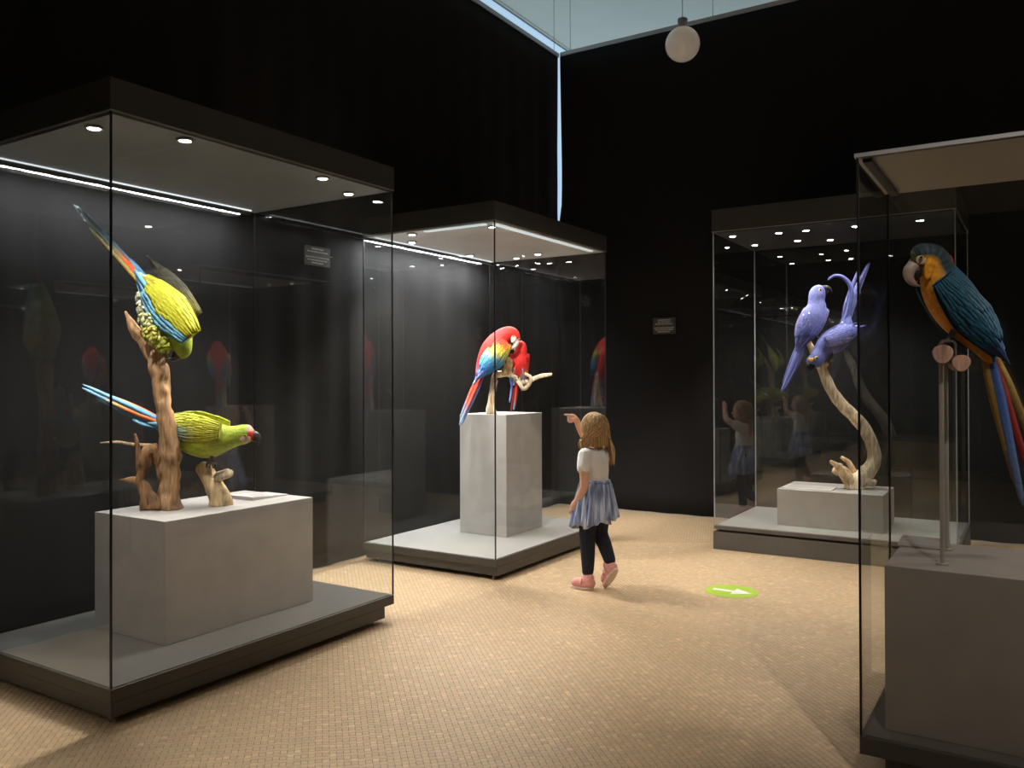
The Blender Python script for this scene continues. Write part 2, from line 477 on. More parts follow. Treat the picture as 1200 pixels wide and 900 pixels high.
def display_case(label, x0, x1, y0, y1, spots, style='tall', aim_z=0.9, power=SPOT_W, ends='x', soffit='soffit', led=None, deck='deck', seal='seal', wash=22.0, soft=(), inset0=None):
    cx, cy = (x0+x1)/2, (y0+y1)/2
    t = thing('display_case', label, 'display case', (cx, cy, 0))
    X0, X1, Y0, Y1 = x0-cx, x1-cx, y0-cy, y1-cy
    if style == 'tall': zb, zs, zh, zt, zp = 0.14, 0.088, 2.315, 2.437, 0.030
    elif style == 'groove': zb, zs, zh, zt, zp = 0.18, 0.150, 2.405, 2.572, 0.0
    else: zb, zs, zh, zt, zp = 0.14, 0.080, 2.012, 2.025, 0.030
    metal = M['metal_mid'] if style == 'groove' else M['metal']
    # deck slab and recessed plinth under it
    obj('base_slab', MB().box(X0, Y0, zs, X1, Y1, zb-0.004), metal, t, bevel=0.003)
    obj('deck', MB().box(X0+0.014, Y0+0.014, zb-0.004, X1-0.014, Y1-0.014, zb), M[deck], t)
    ix, iy = (0.075, 0.012) if ends == 'x' else (0.012, 0.075)
    ix0 = inset0 if inset0 is not None else ix
    if style == 'groove':
        obj('recess', MB().box(X0+0.03, Y0+0.03, 0.132, X1-0.03, Y1-0.03, zs), M['seal'], t)
        obj('plinth', MB().box(X0-0.004, Y0-0.004, 0.0, X1+0.004, Y1+0.004, 0.132), metal, t, bevel=0.003)
    else:
        obj('plinth', MB().box(X0+ix0, Y0+(0.0 if inset0 is not None else iy), zp, X1-ix, Y1-iy, zs), metal, t, bevel=0.003)
        for sx in (X0+ix0+0.05, X1-ix-0.05):
            for sy in (Y0+iy+0.05, Y1-iy-0.05):
                obj('levelling_foot', MB().cyl(sx, sy, 0.0, 0.008, 0.017, n=14).cyl(sx, sy, 0.008, zp, 0.007, n=10), M['steel'], t)
    g = 0.008; e = 0.006
    for (a, b, c, d) in ((X0+e, Y0, X1-e, Y0+g), (X0+e, Y1-g, X1-e, Y1), (X0, Y0+e, X0+g, Y1-e), (X1-g, Y0+e, X1, Y1-e)):
        # shrink slightly so that neighbouring sheets do not touch
        if b - d == -g and abs(c-a) > abs(d-b): a += 0.004; c -= 0.004
        else: b += 0.004; d -= 0.004
        obj('glass_pane', MB().box(a, b, zb-0.002, c, d, zh+0.0), M['glass'], t)
    for sx in (X0, X1-0.009):
        for sy in (Y0, Y1-0.009):
            obj('corner_seal', MB().box(sx+0.001, sy+0.001, zb-0.002, sx+0.008, sy+0.008, zh), M[seal], t)
    if style == 'frame':
        obj('roof_panel', MB().box(X0+0.012, Y0+0.012, zh-0.002, X1-0.012, Y1-0.012, zt-0.004), M[soffit], t)
        w_ = 0.014
        obj('roof_frame', MB().box(X0-0.004, Y0-0.004, zh, X0+w_, Y1+0.004, zt).box(X1-w_, Y0-0.004, zh, X1+0.004, Y1+0.004, zt)
            .box(X0+w_, Y0-0.004, zh, X1-w_, Y0+w_, zt).box(X0+w_, Y1-w_, zh, X1-w_, Y1+0.004, zt), M['alu'], t)
        obj('roof_edge_bar', MB().box(X0+0.02, Y1-0.045, zh-0.014, X1-0.02, Y1-0.018, zh-0.002), M['seal'], t)  # dark bar along the left edge of the roof frame
    else:
        obj('hood', MB().box(X0-0.004, Y0-0.004, zh, X1+0.004, Y1+0.004, zt), M['metal'], t, bevel=0.003)
        obj('soffit', MB().box(X0+0.02, Y0+0.02, zh-0.010, X1-0.02, Y1-0.02, zh), M[soffit], t)
        w_ = 0.010
        obj('hood_trim', MB().box(X0-0.003, Y0-0.003, zh-0.006, X1+0.003, Y0+0.000, zh).box(X0-0.003, Y1, zh-0.006, X1+0.003, Y1+0.003, zh)
            .box(X0-0.003, Y0, zh-0.006, X0, Y1, zh).box(X1, Y0, zh-0.006, X1+0.003, Y1, zh), M['alu'], t)
    zl = zh-0.010 if style != 'frame' else zh-0.002
    if led:
        for (a, b, c, d) in led:
            obj('led_strip', MB().box(a-cx, b-cy, zl-0.006, c-cx, d-cy, zl), M['led'], t)
            # wash light towards the back pane; lip added to hide it from the front
            obj('added_led_shield', MB().box(a-cx, d-cy, zl-0.030, c-cx, d-cy+0.003, zl), M['metal'], t)
            al = bpy.data.lights.new('led_wash', 'AREA'); al.shape = 'RECTANGLE'; al.size = c-a; al.size_y = 0.022; al.energy = wash; al.color = (0.93, 0.95, 1.0)
            lo = bpy.data.objects.new('led_wash', al); COL.objects.link(lo); lo.parent = t; lo.location = ((a+c)/2-cx, d-cy+0.016, zl-0.012)
            lo.rotation_euler = (math.radians(6), 0, 0)
    for (a, b, c, d) in soft:
        obj('led_diffuser', MB().box(a-cx, b-cy, zl-0.008, c-cx, d-cy, zl), M['led_soft'], t)
    for k, s in enumerate(spots):
        sx, sy = s[0]-cx, s[1]-cy
        pw = power*(s[2] if len(s) > 2 else 1.0)
        r = obj('downlight', MB().lathe([(0.020, 0.0), (0.030, 0.0), (0.036, -0.004), (0.036, -0.010), (0.027, -0.012), (0.024, -0.006), (0.020, -0.004)], 18, (sx, sy, zl)), M['alu'], t, smooth=True)
        obj('lamp_lens', MB().lathe([(0.0235, -0.005), (0.021, -0.010), (0.011, -0.013), (0.002, -0.0135)], 16, (sx, sy, zl)), M['lens'], r, smooth=True)
        ax = (sx*0.55, sy*0.55, aim_z)
        spot_lamp(t, sx, sy, zl-0.035, ax, pw)
    return t

L_SPOTS = [(1.93, 3.175, 0.8), (2.235, 3.02, 0.45), (3.03, 3.02, 1.3), (3.36, 3.155, 1.8)]
C_SPOTS = [(4.55, 3.68, 1.5), (4.82, 3.90, 1.7), (5.59, 3.92, 0.7), (5.92, 3.68, 0.9), (5.83, 3.42, 0.5), (4.62, 3.06, 1.7)]
display_case('long glass case with two green macaws on brown driftwood', *CASES[0], L_SPOTS, soffit='soffit', deck='deck_dark', inset0=0.002, led=[(1.92, 3.972, 3.40, 3.980)])
display_case('glass case with two red macaws on a tall grey plinth', *CASES[1], C_SPOTS, soffit='soffit_light', inset0=0.018, led=[(4.53, 4.000, 6.03, 4.008)], wash=48.0, soft=[(4.56, 2.985, 5.95, 3.02), (4.51, 3.05, 4.545, 3.55)])
display_case('glass case with two violet-blue macaws on a pale curved branch', *CASES[2],
             [(6.38, 2.00, 1.6), (6.42, 1.66, 0.3), (6.42, 1.46, 0.25), (6.44, 1.12, 0.5), (6.90, 1.98, 1.2), (6.87, 1.63, 0.6), (6.97, 1.40, 0.6), (6.45, 0.70, 1.2)], style='groove', ends='y', power=SPOT_W*0.62, soffit='soffit_dark', seal='edge_light')
display_case('low frameless glass case with a blue and yellow macaw', *CASES[3],
             [(3.44, -0.35, 0.7)], style='frame', ends='y', soffit='soffit_brown', deck='deck_dark', power=SPOT_W*0.5)

def plinth_block(label, x0, x1, y0, y1, z0, z1, m='plinth'):
    cx, cy = (x0+x1)/2, (y0+y1)/2
    o = obj('display_plinth', MB().box(x0-cx, y0-cy, 0, x1-cx, y1-cy, z1-z0), M[m], bevel=0.004)
    o.location = (cx, cy, z0+0.0005)
    return tag(o, label, 'plinth')
plinth_block('wide grey plinth under the brown driftwood and the green macaws', 2.28, 3.155, 3.22, 3.745, 0.14, 0.68)
plinth_block('tall narrow grey plinth under the two red macaws', 5.135, 5.65, 3.285, 3.70, 0.14, 1.03)
plinth_block('low grey plinth under the pale curved branch', 6.463, 7.0, 0.95, 1.695, 0.18, 0.452)
plinth_block('taupe plinth under the steel rods of the blue and yellow macaw', 2.985, 3.50, -0.95, 0.437, 0.14, 0.68, 'plinth_brown')

def label_card(label, x, y, z, lx, ly, rz, tilt=0.12, m='card'):
    t = thing('label_panel', label, 'label', (x, y, z), rz)
    V = [(-lx/2,-ly/2,0),(lx/2,-ly/2,0),(lx/2,ly/2,0),(-lx/2,ly/2,0)]
    h0, h1 = 0.006, 0.006+tilt*ly
    mb = MB().add(V + [(-lx/2,-ly/2,h0),(lx/2,-ly/2,h0),(lx/2,ly/2,h1),(-lx/2,ly/2,h1)], [(0,3,2,1),(4,5,6,7),(0,1,5,4),(1,2,6,5),(2,3,7,6),(3,0,4,7)])
    obj('panel', mb, M[m], t, bevel=0.0015)
    tx = MB()
    for k in range(4):
        f = 0.80 - 0.17*k
        yy = -ly/2 + ly*f; zz = h0 + (h1-h0)*f + 0.0008
        wd = lx*(0.40 - 0.05*(k % 2)) if k else lx*0.22
        dz = (h1-h0)*0.03
        tx.add([(-lx*0.42, yy-ly*0.03, zz-dz), (-lx*0.42+2*wd, yy-ly*0.03, zz-dz), (-lx*0.42+2*wd, yy+ly*0.03, zz+dz), (-lx*0.42, yy+ly*0.03, zz+dz)], [(0,1,2,3)])
    obj('printed_lines', tx, M['print'], t)
    return t
M['print'] = mat('grey_print', (0.34, 0.32, 0.31), 0.7)
label_card('pale label panel lying on the wide plinth of the green macaws', 3.02, 3.47, 0.6805, 0.17, 0.24, math.radians(90), 0.05)
label_card('pale label panel lying on the low plinth beside the curved branch', 6.60, 1.49, 0.4525, 0.36, 0.19, math.radians(-90), 0.03)
label_card('grey label panel lying on the taupe plinth', 3.41, 0.365, 0.6805, 0.16, 0.14, math.radians(-90), 0.10, 'plinth_brown')

# ------------------------------------------------------------------ driftwood
def root_of(loc, label, name, cat):
    return thing(name, label, cat, loc, VIEW_ROT)
class Grid:
    """Drawing grid for one figure: anchor cell + cell size in metres; x right, y up the sheet, d away."""
    def __init__(s, ax, ay, u): s.a = ax; s.b = ay; s.u = u
    def p(s, x, y, d=0.0): return Vector(((x-s.a)*s.u, d*s.u, (s.b-y)*s.u))
    def r(s, x, y, d, r): return (*s.p(x, y, d), r*s.u)

BROWN = lin(150, 112, 78); BROWN2 = lin(176, 138, 100); PALE = lin(214, 184, 142); CREAM = lin(226, 206, 176)
def wood_col(c, var=0.15, seed=0):
    rr = random.Random(seed)
    return lambda t: tuple(x*(1+var*math.sin(t*17+seed)) for x in c)
# green macaws' trunk
G = Grid(190, 597, 1/246.4)
t = root_of((2.489, 3.537, 0.6805), 'weathered brown driftwood trunk standing on the wide grey plinth', 'driftwood_tree', 'driftwood')
mb = MB()
tube(mb, [G.r(199,597,0,13), G.r(199,585,0,11.5), G.r(200,560,0,10), G.r(201,535,0,11), G.r(198,510,0,9.5), G.r(192,480,0,8.5), G.r(188,455,0,9), G.r(186,436,-1,10.5), G.r(178,415,-1,8.5), G.r(168,398,-1,6.5), G.r(158,385,-1,6), G.r(152,374,0,3.5), G.r(147,365,0,1.2)], 22, 6, 0.22, 0.35, 1.3, wood_col(BROWN2))
trunk = obj('trunk', mb, M['wood'], t, smooth=True)
mb = MB(); tube(mb, [G.r(171,597,-4,5), G.r(171,582,-4,6), G.r(166,562,-3,5), G.r(168,548,-2,6), G.r(172,536,0,9), G.r(180,528,2,8), G.r(186,540,4,8), G.r(190,560,5,7), G.r(194,575,4,7)], 14, 5, 0.22, 0.4, 4.1, wood_col(BROWN))
obj('gnarled_root', mb, M['wood'], t, smooth=True)
mb = MB(); tube(mb, [G.r(185,596,-5,8), G.r(184,588,-4,7), G.r(176,578,-4,6), G.r(170,568,-3,5), G.r(160,563,-3,4.5), G.r(143,562,-4,1)], 12, 5, 0.2, 0.3, 2.2, wood_col(BROWN))
obj('root', mb, M['wood'], t, smooth=True)
mb = MB(); tube(mb, [G.r(166,552,-2,5), G.r(163,535,-1,3.4), G.r(161,520,0,2.6), G.r(158,508,0,1.4)], 8, 4, 0.15, 0.2, 7, wood_col(BROWN))
obj('twig', mb, M['wood'], t, smooth=True)
mb = MB(); tube(mb, [G.r(192,525,6,3), G.r(170,523,10,2.2), G.r(150,522,12,2.0), G.r(132,519,12,1.6), G.r(112,520,12,1)], 8, 4, 0.15, 0.2, 3, wood_col(PALE))
tw = obj('twig', mb, M['wood'], t, smooth=True)
# stub
G = Grid(250, 592, 1/238.6)
t = root_of((2.704, 3.439, 0.6805), 'short pale forked driftwood stub on the wide grey plinth', 'driftwood_stub', 'driftwood')
mb = MB(); tube(mb, [G.r(258,592,0,14), G.r(257.5,583,0,13), G.r(250,568,0,10.5), G.r(243,555,0,9), G.r(237,546,0,7.5), G.r(235,543,0,4)], 16, 6, 0.12, 0.2, 5.5, wood_col(PALE))
obj('stump', mb, M['wood'], t, smooth=True)
mb = MB(); tube(mb, [G.r(250,570,0,5.5), G.r(256,560,-2,6), G.r(264,556,-4,5.5), G.r(271,554,-5,5), G.r(274,552,-5,2.5)], 12, 4, 0.14, 0.2, 6.5, wood_col(CREAM))
obj('side_branch', mb, M['wood'], t, smooth=True)
# red macaws' branch
G = Grid(572, 486, 1/159.4)
t = root_of((5.215, 3.47, 1.0305), 'gnarled pale branch standing on the tall narrow plinth', 'perch_branch', 'driftwood')
mb = MB(); tube(mb, [G.r(570,486,0,4), G.r(571,475,0,3.6), G.r(573,462,0,3.4), G.r(575,450,0,3.2), G.r(577,440,1,3.6), G.r(584,438,2,4), G.r(592,436,3,5), G.r(598,441,3,4), G.r(606,446,3,3.6), G.r(614,448,3,3.4), G.r(622,445,3,2.8), G.r(632,441,2,2.3), G.r(643,439,1,2.0), G.r(645,439,1,1.2)], 12, 5, 0.18, 0.3, 2.5, wood_col(CREAM))
obj('branch', mb, M['wood'], t, smooth=True)
mb = MB(); tube(mb, [G.r(590,438,2,5), G.r(592,430,0,5), G.r(594,423,-2,5), G.r(596,420,-2,3)], 12, 5, 0.25, 0.3, 9, wood_col(PALE))
obj('knot', mb, M['wood'], t, smooth=True)
mb = MB(); tube(mb, [G.r(604,446,2,2.6), G.r(611,456,0,2.4), G.r(618,450,-2,2.2), G.r(619,442,-2,2.0), G.r(612,438,-1,1.8)], 10, 5, 0.2, 0.2, 3, wood_col(CREAM))
obj('root_loop', mb, M['wood'], t, smooth=True)
mb = MB(); tube(mb, [G.r(578,446,0,2.4), G.r(576,458,-3,2.2), G.r(574,470,-4,2.2), G.r(577,487,-5,2.6)], 10, 4, 0.2, 0.2, 4, wood_col(PALE))
obj('side_stem', mb, M['wood'], t, smooth=True)
# blue macaws' curved branch
G = Grid(1000, 573, 1/154.7)
t = root_of((6.755, 1.201, 0.4525), 'tall pale branch curving up from the low grey plinth', 'curved_branch', 'driftwood')
mb = MB(); tube(mb, [G.r(1001,573,0,12), G.r(1002,567,0,11), G.r(1012,558,0,9.5), G.r(1021,547,0,8.5), G.r(1025,534,0,7.6), G.r(1021,517,0,7.2), G.r(1012,500,0,7.2), G.r(997,484,0,7.0), G.r(983,470,0,6.6), G.r(972,452,0,6.2), G.r(964,433,0,5.6), G.r(958,420,1,5.0), G.r(953,408,3,3.6), G.r(948,396,4,2.8), G.r(945,388,4,2.2)], 16, 6, 0.07, 0.12, 3.3, wood_col(CREAM))
obj('branch', mb, M['wood'], t, smooth=True)
for kk, pts in enumerate([[(1000,568,-2,7),(990,560,-4,6),(984,551,-5,4.5),(977,544,-6,3.2),(971,540,-6,1.8)],
                          [(988,556,-4,3.4),(983,548,-4,3),(984,543,-4,2)], [(994,560,-3,5),(990,553,0,5),(983,551,2,5),(979,556,2,4)],
                          [(1012,562,-4,5),(1019,566,-7,4),(1023,562,-8,2)], [(1003,556,4,4),(998,543,8,3),(990,537,12,2)],
                          [(964,432,0,3),(969,426,-4,2.6),(973,424,-6,1.8)]]):
    mb = MB(); tube(mb, [G.r(*p) for p in pts], 10, 4, 0.12, 0.2, kk*1.7, wood_col(CREAM if kk % 2 else PALE))
    obj('root_stub', mb, M['wood'], t, smooth=True)
# steel stand and dowel perch for the blue and yellow macaw
t = thing('perch_stand', 'two steel rods carrying a sawn pinkish dowel perch', 'perch', (3.09, 0.275, 0.6805))
ztop = 1.345
SAW = lin(196, 150, 128)
dz0 = ztop - 0.6805
for (dx, dy) in ((0.0, 0.0), (0.27, 0.009)):
    obj('steel_rod', MB().cyl(dx, dy, 0.006, dz0, 0.0075, n=14).cyl(dx, dy, 0, 0.006, 0.02, n=16), M['rod'], t, smooth=False)
def dowel(mb, a, b, r, n=22):
    a = Vector(a); b = Vector(b); tdir = (b-a).normalized(); s_ = tdir.cross(Vector((0,0,1))).normalized(); u_ = s_.cross(tdir)
    V = []; C = []
    for q, rr, c in ((a, r*0.0, SAW), (a, r*0.93, SAW), (a+tdir*0.004, r, lin(120, 92, 76)), (b, r, lin(120, 92, 76)), (b, 0, SAW)):
        for i in range(n):
            th = 2*math.pi*i/n
            w_ = 1 + 0.05*math.sin(3*th)
            V.append(tuple(q + (s_*math.cos(th)+u_*math.sin(th))*rr*w_)); C.append(c)
    F = [(k*n+i, k*n+(i+1) % n, (k+1)*n+(i+1) % n, (k+1)*n+i) for k in range(4) for i in range(n)]
    mb.add(V, F, C)
obj('dowel', (lambda m: (dowel(m, (-0.06, -0.01, dz0+0.028), (0.30, 0.02, dz0+0.028), 0.031), m)[1])(MB()), M['wood'], t, smooth=False)
obj('dowel_stub', (lambda m: (dowel(m, (0.06, -0.055, dz0+0.000), (0.28, -0.02, dz0+0.004), 0.028), m)[1])(MB()), M['wood'], t, smooth=False)

# ------------------------------------------------------------------ macaws
def mixc(a, b, t):
    t = max(0.0, min(1.0, t)); return tuple(a[i]*(1-t)+b[i]*t for i in range(3))
def grad(stops, t):
    if t <= stops[0][0]: return stops[0][1]
    for (a, ca), (b, cb) in zip(stops, stops[1:]):
        if t <= b: return mixc(ca, cb, (t-a)/max(1e-6, b-a))
    return stops[-1][1]

def blade(mb, path, widths, normal, colf, ridge=0.12, thick=0.0016):
    """Feather vane along a polyline: raised shaft, thin but solid."""
    n = len(path); V = []; C = []
    for k, p in enumerate(path):
        t = (path[min(k+1, n-1)] - path[max(k-1, 0)]).normalized()
        s_ = t.cross(normal)
        if s_.length < 1e-5: s_ = Vector((1,0,0))
        s_.normalize(); nn = s_.cross(t).normalized()
        if nn.dot(normal) < 0: nn = -nn
        wd = widths[k]*0.5
        c = colf(k/(n-1))
        V += [tuple(p - s_*wd), tuple(p + nn*wd*ridge*2 + nn*thick), tuple(p + s_*wd), tuple(p - nn*thick)]
        C += [mixc(c, (c[0]*0.8, c[1]*0.8, c[2]*0.8), 0.6), c, c, c]
    F = []
    for k in range(n-1):
        for i in range(4):
            F.append((k*4+i, k*4+(i+1) % 4, (k+1)*4+(i+1) % 4, (k+1)*4+i))
    F.append((3,2,1,0)); F.append(tuple((n-1)*4+i for i in range(4)))
    mb.add(V, F, C)

def smooth_path(pts, n):
    S = crom([tuple(p) for p in pts], n)
    return [Vector(p) for p in S]

VANE = lambda u: (0.55 + 0.9*u if u < 0.5 else 1.0) * (1.0 if u < 0.72 else max(0.12, math.sqrt(max(0.0, 1-((u-0.72)/0.29)**2))))

def make_wing(root, S, T, n, W, cov, fly, flip=1, rows=8, nfly=8, bulge=0.18, fly_start=0.38, edge_t=0.35, seed=1, name='wing', lead=0.0):
    """Folded wing from shoulder S to tip T; n points outwards, chord width W, colours cov(row 0-1, chord), fly(feather 0-1, along)."""
    rr = random.Random(seed)
    S = Vector(S); T = Vector(T); n = Vector(n).normalized()
    ax = T - S; Lw = ax.length; a = ax.normalized(); n = (n - a*n.dot(a)).normalized(); wv = n.cross(a)*flip
    def chord(t): return W*(math.sin(math.pi*min(1, 0.16+t*0.75))**0.8)*(1-0.55*max(0, t-0.45)/0.55)
    def surf(t, c):
        return S + a*(t*Lw) + wv*(c*0.5*chord(t) + lead*W*(t)) + n*(bulge*W*(1-c*c)*math.sin(math.pi*min(1, 0.12+0.8*t)))
    # shell
    mb = MB(); nt, nc = 14, 8; V = []; C = []; F = []
    for i in range(nt+1):
        t = i/nt*0.86
        for j in range(nc+1):
            c = -1+2*j/nc
            V.append(tuple(surf(t, c) - n*0.004)); C.append(cov(min(1, t*1.2), (c+1)/2))
    m0 = len(V)
    for i in range(nt+1):
        t = i/nt*0.86
        for j in range(nc+1):
            c = -1+2*j/nc
            V.append(tuple(surf(t, c*0.97) - n*(0.010+0.10*W*(1-c*c)))); C.append(cov(min(1, t*1.2), (c+1)/2))
    for i in range(nt):
        for j in range(nc):
            q = (i*(nc+1)+j, i*(nc+1)+j+1, (i+1)*(nc+1)+j+1, (i+1)*(nc+1)+j)
            F.append(q); F.append(tuple(m0+x for x in reversed(q)))
    def strip(idx):
        for x, y in zip(idx, idx[1:]): F.append((x, y, m0+y, m0+x))
    strip([j for j in range(nc+1)]); strip([nt*(nc+1)+j for j in range(nc, -1, -1)])
    strip([i*(nc+1) for i in range(nt, -1, -1)]); strip([i*(nc+1)+nc for i in range(nt+1)])
    mb.add(V, F, C)
    # covert rows, nearest the shoulder on top
    for r in range(rows):
        t0 = 0.01 + 0.56*r/rows; nf = 10 + (r % 2)
        for j in range(nf):
            c = -0.86 + 1.72*j/(nf-1) + rr.uniform(-0.04, 0.04)
            ln = (0.15 + 0.12*r/rows)*rr.uniform(0.85, 1.15)
            path = []
            for k in range(5):
                u = k/4; tt = t0 + ln*u
                path.append(surf(min(tt, 0.98), c*(1-0.06*u)) + n*(0.0010 + 0.0036*u + 0.0014*rr.random()))
            wd = 1.55*chord(t0)/nf
            cc = cov(r/max(1, rows-1), (c+1)/2)
            k_ = rr.uniform(0.78, 1.12); cc = tuple(x*k_ for x in cc)
            cn = cov(min(1, (r+0.6)/max(1, rows-1)), (c+1)/2)
            blade(mb, path, [wd*VANE(k/4) for k in range(5)], n, lambda u, cc=cc, cn=cn: mixc(cc, cn, u*0.7))
    wing = obj(name, mb, M['plume'], root, smooth=True)
    # flight feathers
    for f in range(nfly):
        q = f/(nfly-1)
        c0 = 0.92 - 1.84*q
        t0 = fly_start + 0.06*(1-q)
        tipt = 0.74 + 0.26*(1-abs(q-edge_t)*1.1) if abs(q-edge_t) < 0.9 else 0.72
        path = []
        for k in range(8):
            u = k/7; tt = t0 + (tipt-t0)*u
            c = c0*(1-u*0.55)
            path.append(surf(min(tt, 1.0), c) + n*(-0.003 - 0.0022*abs(f-nfly*edge_t)*0.4 + 0.0030*(f % 2)))
        mb = MB()
        wd = 1.5*chord(t0)/nfly + 0.004
        blade(mb, path, [wd*VANE(k/7)*(1-0.25*k/7) for k in range(8)], n, lambda u, q=q: fly(q, u))
        obj('flight_feather', mb, M['feather'], wing, smooth=True)
    return wing

def make_tail(root, feathers, normal, colf):
    """feathers: (list of points, width, tone index)"""
    nrm = Vector(normal).normalized()
    for k, (pts, wd, tone) in enumerate(feathers):
        path = smooth_path(pts, 8)
        n = len(path); mb = MB()
        ws = []
        for i in range(n):
            u = i/(n-1)
            ws.append(wd*(0.75+0.35*min(1, u*3))*(1-0.62*u**1.5)*(1.0 if u < 0.93 else math.sqrt(max(0.04, 1-((u-0.93)/0.075)**2))))
        blade(mb, path, ws, (nrm + Vector((0.02*k, 0, 0))).normalized(), lambda u, tone=tone: colf(tone, u))
        obj('tail_feather', mb, M['feather'], root, smooth=True)

def make_body(root, spine, lat, colf, dsign=1, sub=5, nseg=20):
    S = crom(spine, sub); V = []; C = []; F = []; m = len(S); lat = Vector(lat).normalized()
    for k in range(m):
        p = Vector(S[k][:3]); t = (Vector(S[min(k+1, m-1)][:3]) - Vector(S[max(k-1, 0)][:3])).normalized()
        l_ = (lat - t*lat.dot(t)).normalized(); d_ = t.cross(l_)*dsign
        for i in range(nseg):
            th = 2*math.pi*i/nseg
            V.append(tuple(p + l_*math.cos(th)*max(S[k][3], 1e-4) + d_*math.sin(th)*max(S[k][4], 1e-4)))
            C.append(colf(k/(m-1), math.sin(th), math.cos(th)))
    for k in range(m-1):
        for i in range(nseg):
            F.append((k*nseg+i, k*nseg+(i+1) % nseg, (k+1)*nseg+(i+1) % nseg, (k+1)*nseg+i))
    F.append(tuple(range(nseg-1, -1, -1))); F.append(tuple((m-1)*nseg+i for i in range(nseg)))
    mb = MB().add(V, F, C)
    return obj('body', mb, M['plume'], root, smooth=True), S

def make_beak(root, base, fwd, down, lat, size, cu=(0.75, 0.68, 0.60), cl=(0.03, 0.028, 0.026)):
    b = Vector(base); f = Vector(fwd).normalized(); d = Vector(down); d = (d - f*d.dot(f)).normalized()
    P = lambda x, y: tuple(b + f*x*size + d*y*size)
    mb = MB()
    tube(mb, [(*P(-0.25, -0.05), 0.44*size), (*P(0.25, -0.08), 0.42*size), (*P(0.62, 0.12), 0.33*size), (*P(0.82, 0.5), 0.21*size), (*P(0.80, 0.9), 0.10*size), (*P(0.70, 1.15), 0.02*size)], 12, 4, col=lambda t: mixc(cu, mixc(cu, (0.02, 0.02, 0.02), 0.6), (t-0.55)*2.2))
    obj('upper_beak', mb, M['beak'], root, smooth=True)
    mb = MB()
    tube(mb, [(*P(-0.15, 0.42), 0.30*size), (*P(0.2, 0.52), 0.27*size), (*P(0.45, 0.62), 0.16*size), (*P(0.55, 0.60), 0.05*size)], 10, 4, col=cl)
    obj('lower_beak', mb, M['beak'], root, smooth=True)

def make_eye(root, pos, out, r, ring=None, iris=(0.55, 0.42, 0.12)):
    o = Vector(out).normalized(); p = Vector(pos)
    mb = MB().ball(p, r, col=iris).ball(p + o*r*0.55, r*0.62, col=(0.004, 0.004, 0.004))
    e = obj('eye', mb, M['eye'], root, smooth=True)
    if ring:
        rot = o.to_track_quat('Z', 'Y').to_matrix()
        obj('eye_ring', MB().ball(p - o*r*0.35, r*1.75, (1, 1, 0.45), col=ring, rot=rot), M['plume'], e, smooth=True)

def make_patch(root, pos, out, rx, ry, along, col, name='face_patch'):
    o = Vector(out).normalized(); al = Vector(along); al = (al - o*al.dot(o)).normalized(); b = o.cross(al)
    rot = Matrix((al, b, o)).transposed()
    obj(name, MB().ball(Vector(pos), 1.0, (rx, ry, min(rx, ry)*0.35), n=16, m=8, col=col, rot=rot), M['plume'], root, smooth=True)

def make_foot(root, hip, grip, u, along=(1, 0, 0), col=lin(96, 84, 76)):
    """Leg and four toes closing over the perch at grip."""
    h = Vector(hip); g = Vector(grip); al = Vector(along).normalized()
    mb = MB()
    tube(mb, [(*h, 2.6*u), (*(h*0.5+g*0.5), 2.0*u), (*g, 1.8*u)], 10, 3, 0.1, 0.1, col=col)
    ac = al.cross(Vector((0, 0, 1))).normalized()
    for s_, o in ((1, -0.35), (1, 0.35), (-1, -0.3), (-1, 0.3)):
        st = g; mid = g + ac*s_*3.2*u + al*o*5*u + Vector((0, 0, 0.3*u)); en = g + ac*s_*5.0*u + al*o*6*u - Vector((0, 0, 3.4*u)); tip = en - ac*s_*1.2*u - Vector((0, 0, 2.2*u))
        tube(mb, [(*st, 1.5*u), (*mid, 1.4*u), (*en, 1.1*u), (*tip, 0.3*u)], 8, 3, col=col)
    obj('foot', mb, M['foot'], root, smooth=True)

GREEN = lin(150, 172, 46); GREEN_D = lin(104, 132, 40); YELG = lin(198, 190, 62); OLIVE = lin(92, 82, 34)
SKY = lin(112, 176, 208); SKYD = lin(72, 128, 176); ORANGE = lin(226, 100, 48); RED = lin(206, 40, 36); CREAMW = lin(206, 208, 164)
NEAR = (0, -1, 0)

# --- lower green macaw (stands level, looks along the case)
G = Grid(237, 545, 1/240.8)
t = thing('green_macaw', 'green macaw standing level on the short pale driftwood stub', 'parrot', (2.6786, 3.4021, 0.873), VIEW_ROT)
def gcol(u, s, c):
    base = mixc(lin(150, 180, 60), lin(168, 178, 50), min(1, u*2.2))
    if u < 0.13: return RED if s > -0.25 else lin(186, 158, 140)
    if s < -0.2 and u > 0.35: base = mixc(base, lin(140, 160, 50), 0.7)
    if u > 0.8: base = mixc(base, SKY, (u-0.8)*4)
    return base
spine = [(*G.p(284,504), 3*G.u, 4*G.u), (*G.p(281,505), 8*G.u, 9*G.u), (*G.p(273,507), 10.5*G.u, 11.5*G.u), (*G.p(263,509), 11.5*G.u, 12*G.u), (*G.p(253,511), 13*G.u, 14.5*G.u),
         (*G.p(241,512), 17*G.u, 20*G.u), (*G.p(226,512), 19*G.u, 23*G.u), (*G.p(210,509), 17*G.u, 20*G.u), (*G.p(194,502), 12*G.u, 14*G.u), (*G.p(180,496), 8*G.u, 8*G.u), (*G.p(168,491), 5*G.u, 4*G.u)]
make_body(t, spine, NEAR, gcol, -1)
make_beak(t, G.p(283,508), (1, 0, -0.15), (0, 0, -1), NEAR, 10*G.u, lin(64, 56, 50), lin(40, 36, 32))
